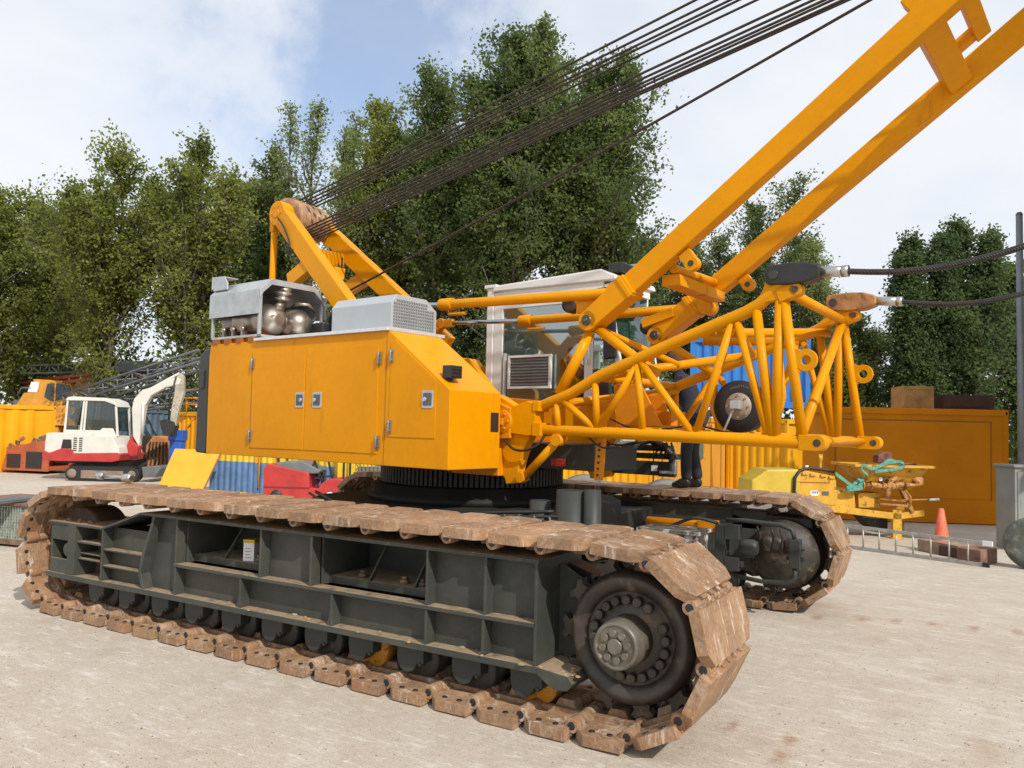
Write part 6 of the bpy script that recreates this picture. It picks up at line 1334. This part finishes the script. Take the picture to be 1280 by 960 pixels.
# ------------------------------------------------------------------ GROUND
def ground():
    m = bpy.data.materials.new('concrete_ground'); m.use_nodes = True; nt = m.node_tree; N = nt.nodes; L = nt.links; b = N['Principled BSDF']; b.inputs['Roughness'].default_value = .88; b.inputs['Specular IOR Level'].default_value = .25
    g = N.new('ShaderNodeNewGeometry')
    def noise(s, d=8, r=.65, sc_=(1, 1, 1), rot=0):
        mp = N.new('ShaderNodeMapping'); mp.inputs['Scale'].default_value = sc_; mp.inputs['Rotation'].default_value = (0, 0, rot); L.new(g.outputs['Position'], mp.inputs[0]); t = N.new('ShaderNodeTexNoise'); t.inputs['Scale'].default_value = s; t.inputs['Detail'].default_value = d; t.inputs['Roughness'].default_value = r; L.new(mp.outputs[0], t.inputs[0]); return t.outputs['Fac']
    def rng_(v, a, c, lo=0, hi=1):
        r = N.new('ShaderNodeMapRange'); r.inputs[1].default_value = a; r.inputs[2].default_value = c; r.inputs[3].default_value = lo; r.inputs[4].default_value = hi; L.new(v, r.inputs[0]); return r.outputs[0]
    def mix(f, a, c):
        x = N.new('ShaderNodeMix'); x.data_type = 'RGBA'
        if isinstance(f, float): x.inputs[0].default_value = f
        else: L.new(f, x.inputs[0])
        for i, k in ((6, a), (7, c)):
            if isinstance(k, tuple): x.inputs[i].default_value = (*k, 1)
            else: L.new(k, x.inputs[i])
        return x.outputs[2]
    c = mix(rng_(noise(.35), .35, .65), (.47, .405, .325), (.56, .50, .42))
    c = mix(rng_(noise(.12, 5, .5), .42, .62, 0, .45), c, (.42, .325, .24))
    c = mix(rng_(noise(1.7, 10, .75), .48, .64, 0, .5), c, (.37, .30, .225))
    c = mix(rng_(noise(16., 8, .8), .42, .62, 0, .42), c, (.36, .30, .23))
    c = mix(rng_(noise(60., 5, .8), .53, .60, 0, .55), c, (.22, .175, .13))
    c = mix(rng_(noise(110., 4, .8), .56, .62, 0, .8), c, (.70, .66, .60))
    c = mix(rng_(noise(2.6, 10, .85, (.6, 1.4, 1), .52), .52, .64, 0, .38), c, (.74, .71, .66))   # pale scuffs of the tracks
    c = mix(rng_(noise(9.0, 8, .85, (.35, 1.6, 1), .75), .56, .62, 0, .5), c, (.80, .77, .72))
    c = mix(rng_(noise(7.0, 7, .8, (.4, 1.6, 1), -.3), .58, .63, 0, .4), c, (.76, .73, .68))
    jit = rng_(noise(11., 8, .85), .2, .8, -.16, .20)
    for px_, py_, rr_, st in ((1022, 772, .20, .7), (1078, 774, .20, .75), (1120, 776, .18, .65), (1166, 780, .20, .75), (1218, 786, .19, .8), (1272, 791, .20, .75), (915, 908, .14, .8), (988, 924, .16, .85), (975, 946, .16, .8), (1100, 800, .30, .25), (1230, 940, .35, .3), (1180, 850, .25, .3)):
        p_ = atz(px_, py_, 0); vd = N.new('ShaderNodeVectorMath'); vd.operation = 'SUBTRACT'; L.new(g.outputs['Position'], vd.inputs[0]); vd.inputs[1].default_value = tuple(p_)
        mpp = N.new('ShaderNodeMapping'); mpp.inputs['Rotation'].default_value = (0, 0, .35); mpp.inputs['Scale'].default_value = (1.9, .8, 1); L.new(vd.outputs[0], mpp.inputs[0])
        ln = N.new('ShaderNodeVectorMath'); ln.operation = 'LENGTH'; L.new(mpp.outputs[0], ln.inputs[0]); aa = N.new('ShaderNodeMath'); aa.operation = 'ADD'; L.new(ln.outputs['Value'], aa.inputs[0]); L.new(jit, aa.inputs[1])
        c = mix(rng_(aa.outputs[0], rr_, 0., 0, st), c, (.30, .165, .09))
    L.new(c, b.inputs['Base Color'])
    n2 = noise(55., 10, .8); n3 = noise(4., 8, .7)
    b1 = N.new('ShaderNodeBump'); b1.inputs['Strength'].default_value = .55; b1.inputs['Distance'].default_value = .012; L.new(n2, b1.inputs['Height'])
    b2 = N.new('ShaderNodeBump'); b2.inputs['Strength'].default_value = .5; b2.inputs['Distance'].default_value = .03; L.new(n3, b2.inputs['Height']); L.new(b1.outputs[0], b2.inputs['Normal']); L.new(b2.outputs[0], b.inputs['Normal'])
    mb = MB(); mb.quad((-900, -900, 0), (900, -900, 0), (900, 900, 0), (-900, 900, 0)); o = mb.build('ground', m, None, kind='structure', origin=(0, 0, 0)); return o
ground()
# loose grit and stones on the concrete, one sheet of little stones
def grit():
    rng = np.random.default_rng(5); m = MB(); bm = m.bm
    for i in range(2600):
        px, py = rng.uniform(-40, 1320), 640+rng.random()**.7*330
        p = atz(px, py, 0); s_ = rng.uniform(.004, .011)*(1+.5*(rng.random() < .05)); 
        vs = [bm.verts.new((p[0]+s_*a*rng.uniform(.7, 1.3), p[1]+s_*b_*rng.uniform(.7, 1.3), max(0, s_*c_*rng.uniform(.5, 1)))) for a, b_, c_ in ((1, 0, 0), (-.5, .87, 0), (-.5, -.87, 0), (0, 0, 1.1))]
        for f in ((0, 1, 3), (1, 2, 3), (2, 0, 3)): bm.faces.new([vs[k] for k in f])
    o = m.build('grit', mat('grit_stone', (.33, .28, .22), .9, var=.5, vscale=30), None); tag(o, 'loose grit and tiny stones strewn over the concrete yard', 'grit', kind='stuff')
grit()

# ------------------------------------------------------------------ SKY, SUN, CAMERA
SUN = Vector((.70, -.37, .67)).normalized(); el = math.asin(SUN.z); az = math.atan2(SUN.x, SUN.y)
w = bpy.data.worlds.new('World'); sc.world = w; w.use_nodes = True; nt = w.node_tree; N = nt.nodes; L = nt.links; bg = N['Background']
sky = N.new('ShaderNodeTexSky'); sky.sky_type = 'NISHITA'; sky.sun_disc = False; sky.sun_elevation = el; sky.sun_rotation = az; sky.altitude = 0; sky.air_density = 1.; sky.dust_density = .5; sky.ozone_density = 3.
tc = N.new('ShaderNodeTexCoord'); sp = N.new('ShaderNodeSeparateXYZ'); L.new(tc.outputs['Generated'], sp.inputs[0])
ad = N.new('ShaderNodeMath'); ad.operation = 'ADD'; ad.inputs[1].default_value = .28; L.new(sp.outputs['Z'], ad.inputs[0])
dv = [N.new('ShaderNodeMath') for _ in range(2)]; cb_ = N.new('ShaderNodeCombineXYZ')
for d_, ax_n, o_ in ((dv[0], 'X', 0), (dv[1], 'Y', 1)): d_.operation = 'DIVIDE'; L.new(sp.outputs[ax_n], d_.inputs[0]); L.new(ad.outputs[0], d_.inputs[1]); L.new(d_.outputs[0], cb_.inputs[o_])
n1 = N.new('ShaderNodeTexNoise'); n1.inputs['Scale'].default_value = 1.25; n1.inputs['Detail'].default_value = 9; n1.inputs['Roughness'].default_value = .55; n1.inputs['Distortion'].default_value = .35
mp = N.new('ShaderNodeMapping'); mp.inputs['Location'].default_value = (3.1, 1.7, 0); L.new(cb_.outputs[0], mp.inputs[0]); L.new(mp.outputs[0], n1.inputs['Vector'])
mr = N.new('ShaderNodeMapRange'); mr.inputs[1].default_value = .34; mr.inputs[2].default_value = .56; mr.inputs[3].default_value = .78; mr.inputs[4].default_value = 1.; L.new(n1.outputs['Fac'], mr.inputs[0])
n2 = N.new('ShaderNodeTexNoise'); n2.inputs['Scale'].default_value = .9; n2.inputs['Detail'].default_value = 6; L.new(mp.outputs[0], n2.inputs['Vector'])
cr = N.new('ShaderNodeValToRGB'); cr.color_ramp.elements[0].position = .3; cr.color_ramp.elements[0].color = (7.7, 8.1, 8.7, 1); cr.color_ramp.elements[1].position = .7; cr.color_ramp.elements[1].color = (8.7, 8.95, 9.3, 1); L.new(n2.outputs['Fac'], cr.inputs[0])
# one opening of blue sky between the clouds, high in the south-west
d0 = Vector(tuple(ray(470, 60))).normalized(); dt = N.new('ShaderNodeVectorMath'); dt.operation = 'DISTANCE'; L.new(tc.outputs['Generated'], dt.inputs[0]); dt.inputs[1].default_value = d0
n3 = N.new('ShaderNodeTexNoise'); n3.inputs['Scale'].default_value = 7; n3.inputs['Detail'].default_value = 8; n3.inputs['Roughness'].default_value = .6; L.new(tc.outputs['Generated'], n3.inputs['Vector'])
a3 = N.new('ShaderNodeMath'); a3.operation = 'MULTIPLY_ADD'; a3.inputs[1].default_value = .55; L.new(n3.outputs['Fac'], a3.inputs[0]); L.new(dt.outputs['Value'], a3.inputs[2])
r3 = N.new('ShaderNodeMapRange'); r3.interpolation_type = 'SMOOTHSTEP'; r3.inputs[1].default_value = .30; r3.inputs[2].default_value = .48; r3.inputs[3].default_value = .38; r3.inputs[4].default_value = 1.; L.new(a3.outputs[0], r3.inputs[0])
m3 = N.new('ShaderNodeMath'); m3.operation = 'MULTIPLY'; L.new(mr.outputs[0], m3.inputs[0]); L.new(r3.outputs[0], m3.inputs[1])
mx = N.new('ShaderNodeMix'); mx.data_type = 'RGBA'; L.new(m3.outputs[0], mx.inputs[0]); sk2 = N.new('ShaderNodeVectorMath'); sk2.operation = 'MULTIPLY'; sk2.inputs[1].default_value = (1.35, 1.5, 1.6); L.new(sky.outputs[0], sk2.inputs[0]); L.new(sk2.outputs[0], mx.inputs[6]); L.new(cr.outputs[0], mx.inputs[7]); L.new(mx.outputs[2], bg.inputs['Color']); bg.inputs['Strength'].default_value = .11
ld = bpy.data.lights.new('sun', 'SUN'); ld.energy = 4.0; ld.angle = rad(.6); ld.color = (1., .95, .87); lo = bpy.data.objects.new('sun', ld); COL.objects.link(lo); lo.location = (10, -10, 30); lo.rotation_euler = SUN.to_track_quat('Z', 'Y').to_euler()
cd = bpy.data.cameras.new('camera'); co = bpy.data.objects.new('camera', cd); COL.objects.link(co); sc.camera = co
cd.sensor_width = 36; cd.sensor_fit = 'HORIZONTAL'; cd.lens = FPX/1280*36; cd.clip_start = .05; cd.clip_end = 3000
R = Matrix((tuple(_r2), tuple(_u2), tuple(-_fw))).transposed().to_4x4(); co.matrix_world = Matrix.Translation(tuple(C)) @ R
sc.render.engine = 'CYCLES'; sc.view_settings.view_transform = 'Standard'; sc.view_settings.look = 'None'; sc.view_settings.exposure = 0; sc.view_settings.gamma = 1
sc.cycles.max_bounces = 8; sc.cycles.transparent_max_bounces = 16
sc.render.resolution_x = 1024; sc.render.resolution_y = 768
